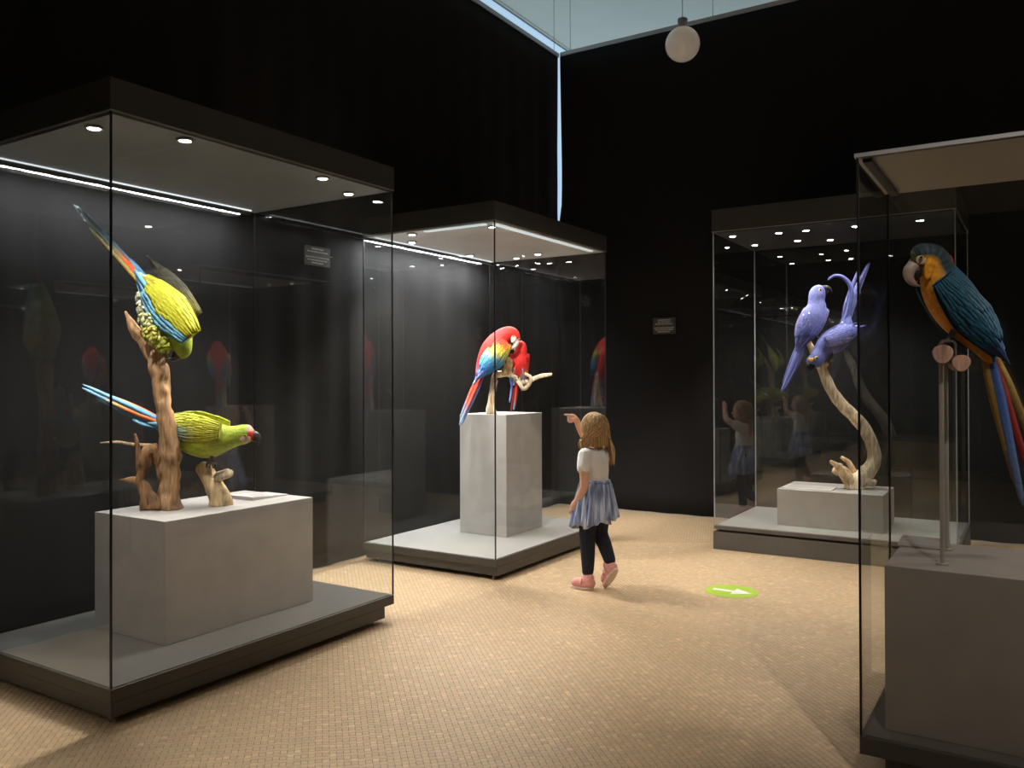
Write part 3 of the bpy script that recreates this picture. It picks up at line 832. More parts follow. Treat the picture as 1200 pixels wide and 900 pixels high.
for sgn in (-1, 1):
    make_patch(t, G.p(276,511, sgn*8), (0.25, sgn, 0), 6.5*G.u, 5.5*G.u, (1, 0, 0), lin(206, 172, 150))
    make_eye(t, G.p(277,508, sgn*10.4), (0.2, sgn, 0.1), 1.6*G.u)
gcov = lambda r, c: mixc(mixc(lin(176, 178, 40), YELG, c), mixc(lin(170, 176, 60), SKY, (c-0.42)*4), max(0, (r-0.40))*2.0)
gfly = lambda q, u: mixc(mixc(SKY, lin(96, 156, 178), u), lin(146, 150, 58), max(0, q-0.45)*1.6)
make_wing(t, G.p(250,502,-17), G.p(163,493,-11), (0, -1, 0.12), 34*G.u, gcov, gfly, flip=1, seed=3)
make_wing(t, G.p(250,502,17), G.p(160,490,11), (0, 1, 0.12), 34*G.u, gcov, gfly, flip=-1, seed=4)
def gtail(tone, u):
    if tone == 0: return grad([(0, SKYD), (0.15, ORANGE), (0.52, lin(232, 120, 60)), (0.66, lin(214, 180, 110)), (0.8, SKY), (1, lin(150, 200, 232))], u)
    return grad([(0, SKYD), (0.5, SKY), (1, lin(150, 202, 236))], u)
make_tail(t, [([G.p(184,495,-1), G.p(140,473,-3), G.p(85,448,-3)], 9*G.u, 1), ([G.p(184,496,-3), G.p(140,478,-6), G.p(86,452,-6)], 10*G.u, 0),
              ([G.p(184,497,2), G.p(145,475,2), G.p(88,451,0)], 9*G.u, 0), ([G.p(184,499,-2), G.p(145,484,-5), G.p(102,464,-6)], 9*G.u, 1),
              ([G.p(184,500,1), G.p(150,489,-1), G.p(118,474,-2)], 9*G.u, 1), ([G.p(184,501,-4), G.p(160,495,-8), G.p(146,489,-9)], 9*G.u, 1),
              ([G.p(184,496,5), G.p(150,480,8), G.p(104,460,9)], 9*G.u, 1)], (0.2, -0.55, 0.8), gtail)
make_foot(t, G.p(236,531,-5), G.p(237,541,-3), G.u); make_foot(t, G.p(229,531,5), G.p(231,541,4), G.u)

# --- upper green macaw (clings head-down on the trunk, tail high)
G = Grid(184, 412, 1/246.2)
t = thing('green_macaw', 'green macaw clinging head down to the driftwood trunk, tail raised high', 'parrot', (2.4772, 3.5276, 1.4255), VIEW_ROT)
LATU = Vector((0.55, -0.75, 0.45))
def ucol(u, s, c):
    if u < 0.3: return lin(146, 160, 48)
    return mixc(lin(160, 166, 50), lin(188, 190, 130), (u-0.30)*1.6)
spine = [(*G.p(201,416,6), 3*G.u, 3*G.u), (*G.p(206,411,5), 9*G.u, 10*G.u), (*G.p(206,401,3), 13*G.u, 13*G.u), (*G.p(202,388,2), 17*G.u, 17*G.u), (*G.p(196,374,1), 19*G.u, 20*G.u), (*G.p(184,357,0), 16*G.u, 17*G.u), (*G.p(172,341,0), 11*G.u, 11*G.u), (*G.p(164,328,0), 6*G.u, 6*G.u), (*G.p(158,319,0), 3*G.u, 3*G.u)]
make_body(t, spine, NEAR, ucol, 1)
# loose cream belly and thigh feathers
mb = MB(); rr = random.Random(12)
for (x, y, d, r, c) in ((166,346,-6,8,lin(222,224,186)), (171,360,-9,10,lin(222,224,186)), (175,374,-12,11,lin(216,218,160)), (181,390,-13,11,lin(210,206,100)), (190,402,-8,10,lin(166,170,60))):
    mb.ball(G.p(x, y, d), r*G.u, (0.9, 0.8, 1.05), col=c)
    for k in range(26):
        th = rr.uniform(0, 6.28); ph = rr.uniform(-0.9, 0.9)
        nrm = Vector((math.sin(th)*math.cos(ph), -abs(math.cos(th)*math.cos(ph)), math.sin(ph)))
        cp = G.p(x, y, d) + Vector((nrm.x*0.9, nrm.y*0.8, nrm.z*1.05))*r*G.u*0.95
        dr = (Vector((-0.35, -0.1, -0.9)) - nrm*nrm.dot(Vector((-0.35, -0.1, -0.9)))).normalized()
        path = [cp + dr*(6*G.u*i/3) + nrm*G.u*(0.3+0.9*math.sin(i/3*2.4)) for i in range(4)]
        kk = rr.uniform(0.85, 1.08); cc = tuple(v*kk for v in c)
        blade(mb, path, [7*G.u*VANE(i/3) for i in range(4)], nrm, lambda u, cc=cc: cc, ridge=0.2)
obj('belly_feathers', mb, M['plume'], t, smooth=True)
ucov = lambda r, c: mixc(mixc(lin(176, 172, 34), lin(166, 166, 30), r), mixc(SKY, lin(130, 190, 214), 0.3), 1.0 if c > 0.74 else 0.0)
ufly = lambda q, u: mixc(lin(124, 186, 216), SKYD, u*0.5) if q < 0.5 else mixc(lin(170, 164, 38), lin(130, 120, 40), u)
make_wing(t, G.p(225,394,-14), G.p(157,315,-9), (0.22, -0.96, 0.10), 47*G.u, ucov, ufly, flip=1, nfly=9, seed=8, edge_t=0.3)
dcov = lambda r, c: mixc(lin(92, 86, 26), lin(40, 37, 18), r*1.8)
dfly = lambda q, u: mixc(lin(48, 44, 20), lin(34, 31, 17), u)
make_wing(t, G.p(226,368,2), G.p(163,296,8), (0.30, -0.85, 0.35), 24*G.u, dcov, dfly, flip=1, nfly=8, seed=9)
def utail(tone, u):
    if tone == 0: return grad([(0, lin(190, 90, 46)), (0.1, ORANGE), (0.38, lin(214, 92, 44)), (0.5, lin(150, 130, 96)), (0.62, lin(112, 142, 148)), (1, lin(160, 176, 170))], u)
    if tone == 2: return grad([(0, lin(170, 140, 60)), (0.5, lin(160, 140, 84)), (1, lin(190, 184, 150))], u)
    return grad([(0, SKY), (0.3, SKYD), (1, lin(120, 160, 176))], u)
make_tail(t, [([G.p(170,338,0), G.p(130,290,-2), G.p(83,239,-2)], 9*G.u, 0), ([G.p(172,335,1), G.p(134,292,0), G.p(86,240,0)], 8*G.u, 1),
              ([G.p(168,340,-2), G.p(134,300,-5), G.p(103,266,-6)], 8*G.u, 2), ([G.p(172,334,2), G.p(150,308,0), G.p(136,298,0)], 9*G.u, 1),
              ([G.p(170,338,-3), G.p(136,296,-4), G.p(92,250,-4)], 7*G.u, 0)], (-0.5, -0.7, 0.5), utail)
make_foot(t, G.p(180,400,-6), G.p(180,411,-10), G.u, (0.7, 0, 0.7), lin(150, 118, 92)); make_foot(t, G.p(192,402,2), G.p(190,420,-6), G.u, (0.7, 0, 0.7), lin(150, 118, 92))
make_foot.__doc__
make_beak(t, G.p(202,414,4), (-0.2, -0.2, -1), (-1, 0, -0.2), NEAR, 9*G.u, lin(80, 70, 60))

# --- red macaws
SRED = lin(214, 44, 38); SYEL = lin(232, 202, 70); SGRN = lin(120, 176, 120); SBLU = lin(66, 128, 196); SVIO = lin(112, 116, 196)
def red_wing(r, c):
    return grad([(0, SRED), (0.16, lin(222, 70, 44)), (0.32, SYEL), (0.5, mixc(SYEL, SGRN, 0.5)), (0.72, lin(80, 160, 196)), (1, SBLU)], r*0.85+c*0.25)
def red_fly(q, u): return mixc(SBLU, SVIO, q*1.2) if q < 0.8 else mixc(SBLU, lin(120, 40, 60), 0.6)
G = Grid(585, 445, 1/158.4)
t = thing('red_macaw', 'scarlet macaw with yellow and blue wing bending over its mate', 'parrot', (5.195, 3.405, 1.297), VIEW_ROT)
def rcol(u, s, c):
    if u < 0.10: return lin(226, 196, 182) if s < 0.1 else SRED
    if u > 0.82: return mixc(SRED, lin(120, 150, 210), (u-0.82)*3)
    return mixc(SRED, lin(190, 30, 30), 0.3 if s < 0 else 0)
spine = [(*G.p(609,401), 2*G.u, 2.5*G.u), (*G.p(608,398), 5.5*G.u, 5.5*G.u), (*G.p(603,393), 7.5*G.u, 8*G.u), (*G.p(596,394), 9*G.u, 9.5*G.u), (*G.p(588,401), 11*G.u, 12*G.u),
         (*G.p(581,411), 13*G.u, 14*G.u), (*G.p(574,423), 11.5*G.u, 12*G.u), (*G.p(568,434), 7.5*G.u, 8*G.u), (*G.p(564,443), 4*G.u, 4*G.u)]
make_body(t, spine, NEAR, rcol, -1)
make_beak(t, G.p(606.5,402,-1), (0.15, -0.1, -1), (-1, 0, -0.3), NEAR, 8.5*G.u, lin(226, 214, 200), lin(50, 44, 40))
for sgn in (-1, 1):
    make_patch(t, G.p(605,399, sgn*5.5), (0.15, sgn, -0.1), 4.8*G.u, 3.4*G.u, (0.3, 0, 1), lin(232, 212, 200))
    make_eye(t, G.p(604.5,396, sgn*7.4), (0.1, sgn, 0), 1.1*G.u, None, lin(220, 200, 120))
make_wing(t, G.p(597,402,-11), G.p(561,447,-6), (0.12, -1, 0.15), 27*G.u, red_wing, red_fly, flip=1, nfly=8, seed=21, bulge=0.22)
make_wing(t, G.p(594,398,11), G.p(559,444,6), (-0.1, 1, 0.15), 25*G.u, red_wing, red_fly, flip=-1, nfly=7, seed=22)
def rtail(tone, u):
    if tone == 0: return grad([(0, SRED), (0.45, lin(226, 84, 58)), (0.68, lin(214, 116, 110)), (0.82, lin(150, 176, 214)), (1, lin(170, 206, 236))], u)
    if tone == 2: return grad([(0, lin(120, 30, 28)), (1, lin(150, 50, 44))], u)
    return grad([(0, lin(190, 80, 90)), (0.3, SVIO), (1, lin(146, 178, 224))], u)
make_tail(t, [([G.p(568,438,-2), G.p(556,466,-5), G.p(541,499,-7)], 6.5*G.u, 0), ([G.p(570,439,-1), G.p(559,466,-3), G.p(543,500,-5)], 6*G.u, 1),
              ([G.p(566,438,0), G.p(554,462,-2), G.p(543,488,-4)], 6*G.u, 0), ([G.p(564,438,-1), G.p(561,446,-2), G.p(557,452,-2)], 5*G.u, 1),
              ([G.p(570,440,1), G.p(560,462,0), G.p(549,484,-1)], 6*G.u, 1)], (-0.6, -0.75, 0.2), rtail)
make_foot(t, G.p(589,422,-4), G.p(592,424,-5), 0.75*G.u, (0, 1, 0)); make_foot(t, G.p(585,428,4), G.p(588,434,4), 0.75*G.u, (0, 1, 0))
# second red macaw, back turned
G = Grid(611, 443, 1/157.2)
t = thing('red_macaw', 'scarlet macaw sitting upright on the branch with its head under the other beak', 'parrot', (5.362, 3.31, 1.312), VIEW_ROT)
DRED = lin(212, 40, 36)
def r2col(u, s, c):
    if u > 0.78: return mixc(DRED, lin(130, 160, 214), (u-0.78)*4)
    return DRED
spine = [(*G.p(611,402,1), 2*G.u, 2*G.u), (*G.p(612,405,0), 5.5*G.u, 5.5*G.u), (*G.p(613,411,0), 7*G.u, 7.5*G.u), (*G.p(612,418,0), 8*G.u, 8.5*G.u), (*G.p(611,428,0), 10*G.u, 10*G.u), (*G.p(609,437,1), 8*G.u, 8.5*G.u), (*G.p(607,447,2), 5*G.u, 5*G.u), (*G.p(606,455,2), 3*G.u, 3*G.u)]
make_body(t, spine, (1, 0.2, 0), r2col, 1)
make_beak(t, G.p(609,408,3), (-0.5, 0.6, -0.3), (0, 0, -1), NEAR, 6.5*G.u, lin(226, 214, 200))
r2w = lambda r, c: grad([(0, DRED), (0.55, lin(206, 50, 44)), (0.8, lin(214, 150, 70)), (1, lin(100, 150, 200))], r)
r2f = lambda q, u: mixc(lin(110, 150, 214), SVIO, u)
make_wing(t, G.p(621,416,-1), G.p(612,462,-2), (0.9, -0.45, 0), 15*G.u, r2w, r2f, flip=1, nfly=6, seed=31)
make_wing(t, G.p(602,416,-1), G.p(603,460,-2), (-0.9, -0.45, 0), 15*G.u, r2w, r2f, flip=-1, nfly=6, seed=32)
make_tail(t, [([G.p(606,446,-1), G.p(604,466,-2), G.p(601,485,-3)], 5*G.u, 2), ([G.p(608,446,-1), G.p(606,466,-2), G.p(604,483,-3)], 5*G.u, 0), ([G.p(604,446,0), G.p(602,460,-1), G.p(599,474,-2)], 4.5*G.u, 1), ([G.p(610,446,0), G.p(608,462,-1), G.p(606,478,-2)], 4.5*G.u, 2)], (0, -1, 0.1), rtail)
make_foot(t, G.p(608,441,-4), G.p(608,444,-3), 0.7*G.u, (1, 0, 0)); make_foot(t, G.p(614,441,-4), G.p(615,445,-3), 0.7*G.u, (1, 0, 0))

# --- violet-blue macaws
HB = lin(84, 90, 152); HBL = lin(112, 116, 172); HBD = lin(50, 54, 104); MAUVE = lin(140, 122, 148)
hcov = lambda r, c: mixc(mixc(HBL, HB, r), MAUVE, 0.5 if c > 0.8 else 0.0)
hfly = lambda q, u: mixc(HB, HBD, u*0.5) if q < 0.75 else mixc(MAUVE, lin(176, 166, 186), u)
htail = lambda tone, u: mixc(mixc(HB, HBL, 0.4*u), HBD if tone == 1 else HBL, 0.35)
YEL = lin(236, 186, 40)
G = Grid(945, 392, 1/153.0)
t = thing('blue_macaw', 'violet-blue macaw perched upright with its tail hanging down', 'parrot', (6.635, 1.455, 1.598), VIEW_ROT)
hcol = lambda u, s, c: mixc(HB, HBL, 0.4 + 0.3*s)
spine = [(*G.p(952,331,-1), 2*G.u, 2*G.u), (*G.p(951,334,-1), 6.5*G.u, 7*G.u), (*G.p(949,341,0), 9*G.u, 9.5*G.u), (*G.p(948,349,0), 9*G.u, 9.5*G.u), (*G.p(948,356,0), 11*G.u, 11*G.u), (*G.p(945,366,0), 13.5*G.u, 13*G.u), (*G.p(940,378,0), 12*G.u, 12*G.u), (*G.p(933,391,0), 8.5*G.u, 9*G.u), (*G.p(928,401,0), 5*G.u, 5*G.u), (*G.p(925,408,0), 3*G.u, 3*G.u)]
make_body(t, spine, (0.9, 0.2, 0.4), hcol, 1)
make_beak(t, G.p(955,336,-2), (0.75, -0.25, 0.55), (0.5, 0, -0.8), NEAR, 8*G.u, lin(40, 38, 40), lin(30, 28, 28))
make_patch(t, G.p(953.5,342,-6), (0.75, -0.6, 0), 2.0*G.u, 4.5*G.u, (0.6, 0, 0.8), YEL, 'yellow_cheek')
make_eye(t, G.p(949.5,337,-8.0), (0.3, -1, 0.2), 1.3*G.u, YEL, lin(30, 26, 24))
make_wing(t, G.p(957,357,-5), G.p(927,404,-8), (0.45, -0.85, 0.25), 21*G.u, hcov, hfly, flip=1, nfly=8, seed=41)
make_wing(t, G.p(938,357,-2), G.p(922,404,-6), (-0.8, -0.55, 0.1), 19*G.u, hcov, hfly, flip=-1, nfly=8, seed=42)
make_tail(t, [([G.p(930,398,-1), G.p(919,424,-3), G.p(905,456,-4)], 7*G.u, 0), ([G.p(932,398,-2), G.p(923,424,-4), G.p(908,454,-5)], 6.5*G.u, 1), ([G.p(928,398,0), G.p(918,422,0), G.p(908,446,-1)], 6.5*G.u, 1), ([G.p(933,398,-1), G.p(926,418,-2), G.p(914,444,-3)], 6*G.u, 0)], (-0.4, -0.9, -0.2), htail)
make_foot(t, G.p(944,386,-5), G.p(947,392,-1), 0.8*G.u, (0.3, 0.9, 0.2)); make_foot(t, G.p(948,384,2), G.p(949,397,2), 0.8*G.u, (0.3, 0.9, 0.2))
G = Grid(957, 422, 1/154.7)
t = thing('blue_macaw', 'violet-blue macaw bowed forward with its long tail thrown upward', 'parrot', (6.60, 1.355, 1.44), VIEW_ROT)
spine = [(*G.p(937,430,-3), 2*G.u, 2*G.u), (*G.p(938,427,-3), 7*G.u, 7*G.u), (*G.p(943,424,-3), 9*G.u, 9*G.u), (*G.p(949,416,-2), 9*G.u, 9*G.u), (*G.p(955,408,-1), 11*G.u, 11.5*G.u), (*G.p(964,403,0), 14*G.u, 14*G.u), (*G.p(973,397,0), 12.5*G.u, 12.5*G.u), (*G.p(979,386,0), 8.5*G.u, 8.5*G.u), (*G.p(980,376,0), 5.5*G.u, 5.5*G.u), (*G.p(981,367,0), 3*G.u, 3*G.u)]
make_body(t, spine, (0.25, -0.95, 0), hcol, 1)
make_beak(t, G.p(936,429,-4), (-0.55, -0.2, -0.8), (0.7, 0, -0.6), NEAR, 8*G.u, lin(40, 38, 40), lin(30, 28, 28))
make_patch(t, G.p(936.5,424,-9.0), (-0.3, -0.95, 0), 2.4*G.u, 4.6*G.u, (0.2, 0, 1), YEL, 'yellow_cheek')
make_eye(t, G.p(941,422,-11.2), (-0.1, -1, 0), 1.3*G.u, YEL, lin(30, 26, 24))
make_wing(t, G.p(951,404,-12), G.p(998,384,-13), (0.1, -0.95, 0.3), 21*G.u, hcov, hfly, flip=-1, nfly=8, seed=51)
make_wing(t, G.p(953,400,10), G.p(1002,380,11), (0, 0.8, 0.6), 20*G.u, hcov, hfly, flip=1, nfly=8, seed=52)
make_tail(t, [([G.p(977,388,-2), G.p(986,352,-3), G.p(1004,313,-3)], 7*G.u, 0), ([G.p(979,388,0), G.p(990,352,-1), G.p(1007,311,-1)], 6.5*G.u, 0), ([G.p(975,388,-1), G.p(981,354,-2), G.p(993,320,-2)], 6.5*G.u, 1),
              ([G.p(974,388,-3), G.p(982,358,-6), G.p(982,340,-8), G.p(973,329,-9), G.p(963,327,-9), G.p(955,332,-9)], 6*G.u, 1), ([G.p(980,386,2), G.p(988,364,2), G.p(998,344,2)], 6*G.u, 1)], (-0.2, -0.95, 0), htail)
make_foot(t, G.p(961,412,-5), G.p(960,423,-4), 0.8*G.u, (0.6, 0, 0.6)); make_foot(t, G.p(966,412,3), G.p(961,428,2), 0.8*G.u, (0.6, 0, 0.6))

# --- blue and yellow macaws
TEAL = lin(28, 82, 108); TEALD = lin(18, 46, 66); GOLD = lin(226, 150, 30); NAVY = lin(46, 66, 120); GRN = lin(64, 88, 62)
bcov = lambda r, c: mixc(mixc(lin(44, 96, 116), TEAL, r), TEALD, 0.5*max(0, c-0.6))
bfly = lambda q, u: mixc(NAVY, mixc(TEALD, lin(30, 30, 60), 0.5), u*0.6)
btail = lambda tone, u: grad([(0, NAVY), (0.5, lin(70, 98, 160)), (1, lin(110, 124, 150))], u) if tone == 0 else (grad([(0, lin(120, 40, 30)), (1, lin(150, 36, 30))], u) if tone == 2 else grad([(0, lin(150, 116, 50)), (1, lin(120, 98, 60))], u))
def by_macaw(label, loc, u, rot, tail2, seed):
    G = Grid(1105, 392, u)
    t = thing('blue_yellow_macaw', label, 'parrot', loc, rot)
    def col(uu, s, c):
        if uu < 0.05: return lin(110, 126, 60)
        if s < -0.12 and uu < 0.22: return GOLD
        if uu < 0.44: return mixc(lin(52, 74, 82), (0.012, 0.014, 0.016), 0.5+0.5*math.sin(uu*190 + 2*c)) if s > -0.1 else GOLD
        if s < -0.05: return mixc(GOLD, lin(196, 124, 22), uu)
        return TEAL
    spine = [(*G.p(1070,289), 3*u, 4*u), (*G.p(1073,288), 10*u, 11*u), (*G.p(1082,287), 15*u, 15*u), (*G.p(1092,292), 17*u, 18*u), (*G.p(1097,304), 18*u, 19.5*u), (*G.p(1104,320), 23*u, 25*u),
             (*G.p(1116,340), 26*u, 28*u), (*G.p(1130,360), 24*u, 26*u), (*G.p(1143,379), 18*u, 19*u), (*G.p(1153,396), 11*u, 12*u), (*G.p(1160,412), 6*u, 6*u)]
    make_body(t, spine, NEAR, col, -1)
    make_beak(t, G.p(1069,302), (-0.55, 0, -0.83), (0.75, 0, -0.6), NEAR, 17*u, lin(176, 150, 138), lin(40, 34, 30))
    for sgn in (-1, 1):
        make_patch(t, G.p(1076,293, sgn*9.5), (-0.35, sgn, 0), 6*u, 7*u, (0, 0, 1), lin(190, 170, 150))
        make_patch(t, G.p(1081,304, sgn*14), (-0.3, sgn, 0), 13*u, 5*u, (0.1, 0, 1), GOLD, 'yellow_neck')
        make_eye(t, G.p(1073,291, sgn*12.6), (-0.4, sgn, 0), 2.3*u, None, lin(200, 190, 120))
    make_patch(t, G.p(1113,296, -4), (0.9, -0.3, 0.2), 10*u, 5*u, (0.15, 0, -1), lin(190, 34, 44), 'red_reflection_patch')  # red reflection in the glass, put on the nape as a colour patch
    make_wing(t, G.p(1092,316,-22), G.p(1170,418,-13), (0.05, -1, 0.1), 50*u, bcov, bfly, flip=-1, nfly=10, seed=seed, bulge=0.16, lead=-0.10)
    make_wing(t, G.p(1094,314,22), G.p(1172,416,13), (0.05, 1, 0.1), 50*u, bcov, bfly, flip=1, nfly=9, seed=seed+1, bulge=0.16, lead=-0.10)
    make_tail(t, [([G.p(1156,404,-3), G.p(1172,480,-5), G.p(1192,578,-6)], 14*u, 0), ([G.p(1152,404,-1), G.p(1166,470,-2), G.p(1186,556,-3)], 13*u, 1), ([G.p(1160,404,0), G.p(1180,470,0), G.p(1206,550,-1)], 13*u, tail2), ([G.p(1163,402,2), G.p(1188,455,3), G.p(1216,520,3)], 13*u, 1), ([G.p(1158,404,4), G.p(1176,476,5), G.p(1198,570,5)], 13*u, 0)], (-0.5, -0.85, 0), btail)  # the red feather stands in for a red reflection in the glass
    make_foot(t, G.p(1112,376,-8), G.p(1106,388,-6), 1.5*u, (0.2, 1, 0)); make_foot(t, G.p(1124,380,8), G.p(1112,390,8), 1.5*u, (0.2, 1, 0))
    return t
by_macaw('blue and yellow macaw on the sawn dowel perch of the steel rods', (3.19, 0.275, 1.405), 1/343.0, VIEW_ROT, 2, 61)

# ------------------------------------------------------------------ child
def dense(chain, step=0.35):
    """spheres along a chain of (x,y,z,r)."""
    S = crom(chain, 8); out = []
    for a, b in zip(S, S[1:]):
        d = np.linalg.norm(b[:3]-a[:3]); n = max(1, int(d/(max(0.004, min(a[3], b[3]))*step))+1)
        for k in range(n): out.append(a + (b-a)*k/n)
    out.append(S[-1])
    return out
def blob_mesh(name, chains, voxel, m, parent, extra=None, smooth_it=4, balls=()):
    mb = MB()
    for ch in chains:
        for x, y, z, r in dense(ch): mb.ball((x, y, z), r, n=10, m=7)
    for c, r, sc in balls: mb.ball(c, r, sc, n=20, m=14)
    me = bpy.data.meshes.new(name); me.from_pydata(mb.v, [], mb.f); me.update()
    o = bpy.data.objects.new(name, me); COL.objects.link(o)
    md = o.modifiers.new('r', 'REMESH'); md.mode = 'VOXEL'; md.voxel_size = voxel
    md2 = o.modifiers.new('s', 'SMOOTH'); md2.iterations = smooth_it; md2.factor = 0.5
    dg = bpy.context.evaluated_depsgraph_get()
    nm = bpy.data.meshes.new_from_object(o.evaluated_get(dg))
    o.modifiers.clear(); o.data = nm; nm.name = name
    nm.polygons.foreach_set('use_smooth', [True]*len(nm.polygons))
    nm.materials.clear(); nm.materials.append(m)
    o.parent = parent
    return o
M['skin'] = mat('skin', lin(226, 176, 150), 0.55, var=0.04, scale=20)
M['shirt'] = mat('white_cotton', (0.80, 0.77, 0.74), 0.85, var=0.04, scale=15, bump=0.15, bscale=30)
M['leggings'] = mat('navy_print_leggings', lin(26, 28, 44), 0.85, var=0.5, scale=38)
M['shoe'] = mat('pink_shoe', lin(234, 166, 160), 0.6, var=0.12, scale=40)
M['sole'] = mat('pale_sole', lin(226, 200, 186), 0.7)
M['hair_tie'] = mat('dark_hair_tie', (0.012, 0.010, 0.010), 0.7)
def skirt_mat():
    m, N, L, P = mat_new('blue_grey_tulle')
    tc = N.new('ShaderNodeTexCoord'); mp = N.new('ShaderNodeMapping'); mp.inputs['Scale'].default_value = (22, 22, 4)
    L.new(tc.outputs['Object'], mp.inputs['Vector'])
    nz = N.new('ShaderNodeTexNoise'); nz.inputs['Scale'].default_value = 1.6; nz.inputs['Detail'].default_value = 5
    L.new(mp.outputs[0], nz.inputs['Vector'])
    rp = N.new('ShaderNodeValToRGB'); e = rp.color_ramp.elements
    e[0].position = 0.34; e[0].color = (*lin(96, 108, 140), 1); e[1].position = 0.66; e[1].color = (*lin(214, 220, 236), 1)
    x = rp.color_ramp.elements.new(0.5); x.color = (*lin(150, 168, 212), 1)
    L.new(nz.outputs['Fac'], rp.inputs['Fac']); L.new(rp.outputs['Color'], P.inputs['Base Color'])
    P.inputs['Roughness'].default_value = 0.8; P.inputs['Sheen Weight'].default_value = 0.3
    return m
M['skirt'] = skirt_mat()
def hair_mat():
    m, N, L, P = mat_new('blond_hair')
    at = N.new('ShaderNodeAttribute'); at.attribute_name = 'Col'
    L.new(at.outputs['Color'], P.inputs['Base Color'])
    P.inputs['Roughness'].default_value = 0.45; P.inputs['Specular IOR Level'].default_value = 0.35
    return m
M['hair'] = hair_mat()

# modelled in the child's own frame: +y is the way she faces, x to her right
CH = thing('person', 'small child in white shirt and blue tulle skirt pointing at the red macaw case', 'person', (4.66, 2.33, 0.0), math.radians(-57.8+38))
head_c = Vector((0.005, 0.015, 0.985))
hand_l = [(-0.112, 0.050, 0.535, 0.022), (-0.112, 0.068, 0.515, 0.024), (-0.110, 0.080, 0.490, 0.021)]
chains = [
    [(0, 0.0, 0.60, 0.075), (0, 0.0, 0.68, 0.078), (0, -0.003, 0.76, 0.078), (0, -0.004, 0.82, 0.066), (0, 0.0, 0.855, 0.036), (0.002, 0.006, 0.885, 0.033), (0.004, 0.01, 0.92, 0.036)],
    [(-0.05, 0.0, 0.82, 0.045), (0.05, 0.0, 0.82, 0.045)],
    # left arm, hanging a little forward
    [(-0.085, 0.0, 0.825, 0.037), (-0.108, -0.010, 0.775, 0.034), (-0.116, -0.026, 0.71, 0.030), (-0.118, -0.028, 0.645, 0.027), (-0.115, 0.010, 0.585, 0.024), (-0.113, 0.045, 0.542, 0.019)],
    hand_l,
    # right arm, raised and pointing
    [(0.085, 0.0, 0.825, 0.037), (0.100, 0.07, 0.850, 0.033), (0.086, 0.135, 0.890, 0.030), (0.068, 0.165, 0.920, 0.027), (0.030, 0.172, 0.985, 0.023), (0.008, 0.172, 1.024, 0.018)],
    [(0.008, 0.172, 1.024, 0.020), (-0.014, 0.176, 1.044, 0.022), (-0.030, 0.180, 1.056, 0.018)],
    # legs
    [(-0.045, 0.0, 0.58, 0.065), (-0.048, 0.01, 0.46, 0.056), (-0.050, 0.02, 0.33, 0.046), (-0.050, 0.015, 0.23, 0.042), (-0.052, 0.012, 0.14, 0.034), (-0.054, 0.012, 0.075, 0.030)],
    [(-0.054, 0.008, 0.050, 0.028), (-0.072, 0.055, 0.035, 0.026), (-0.090, 0.095, 0.030, 0.022)],
    [(0.045, 0.0, 0.58, 0.065), (0.050, 0.0, 0.46, 0.056), (0.050, 0.01, 0.34, 0.046), (0.052, -0.025, 0.27, 0.041), (0.053, -0.060, 0.20, 0.034), (0.054, -0.078, 0.155, 0.030)],
    [(0.054, -0.083, 0.140, 0.026), (0.052, -0.055, 0.092, 0.025), (0.050, -0.022, 0.048, 0.021)],
]
# fingers of the hanging hand, gently curled, and its thumb
for k, (dx, ln) in enumerate(((-0.016, 0.026), (-0.005, 0.030), (0.006, 0.028), (0.016, 0.022))):
    b = Vector((-0.110, 0.082, 0.487)) + Vector((dx, 0.010-abs(dx)*0.2, -0.004))
    chains.append([(*b, 0.0078), (*(b + Vector((0, 0.010, -ln*0.55))), 0.0074), (*(b + Vector((0.002, 0.000, -ln))), 0.0068), (*(b + Vector((0.003, -0.014, -ln*1.05))), 0.006)])
chains.append([(-0.101, 0.068, 0.512, 0.009), (-0.091, 0.088, 0.500, 0.0085), (-0.093, 0.096, 0.482, 0.007)])
# pointing hand: index straight out, three folded, thumb under
ib = Vector((-0.030, 0.180, 1.062))
chains.append([(*ib, 0.0085), (*(ib + Vector((-0.024, 0.007, 0.004))), 0.0078), (*(ib + Vector((-0.048, 0.013, 0.006))), 0.006)])
for k in range(3):
    b = Vector((-0.032, 0.185, 1.052-0.011*k))
    chains.append([(*b, 0.0080), (*(b + Vector((-0.018, 0.004, -0.003))), 0.0076), (*(b + Vector((-0.016, -0.010, -0.010))), 0.007), (*(b + Vector((-0.002, -0.012, -0.010))), 0.0062)])
chains.append([(-0.008, 0.162, 1.046, 0.009), (-0.024, 0.156, 1.040, 0.0085), (-0.040, 0.158, 1.038, 0.0068)])
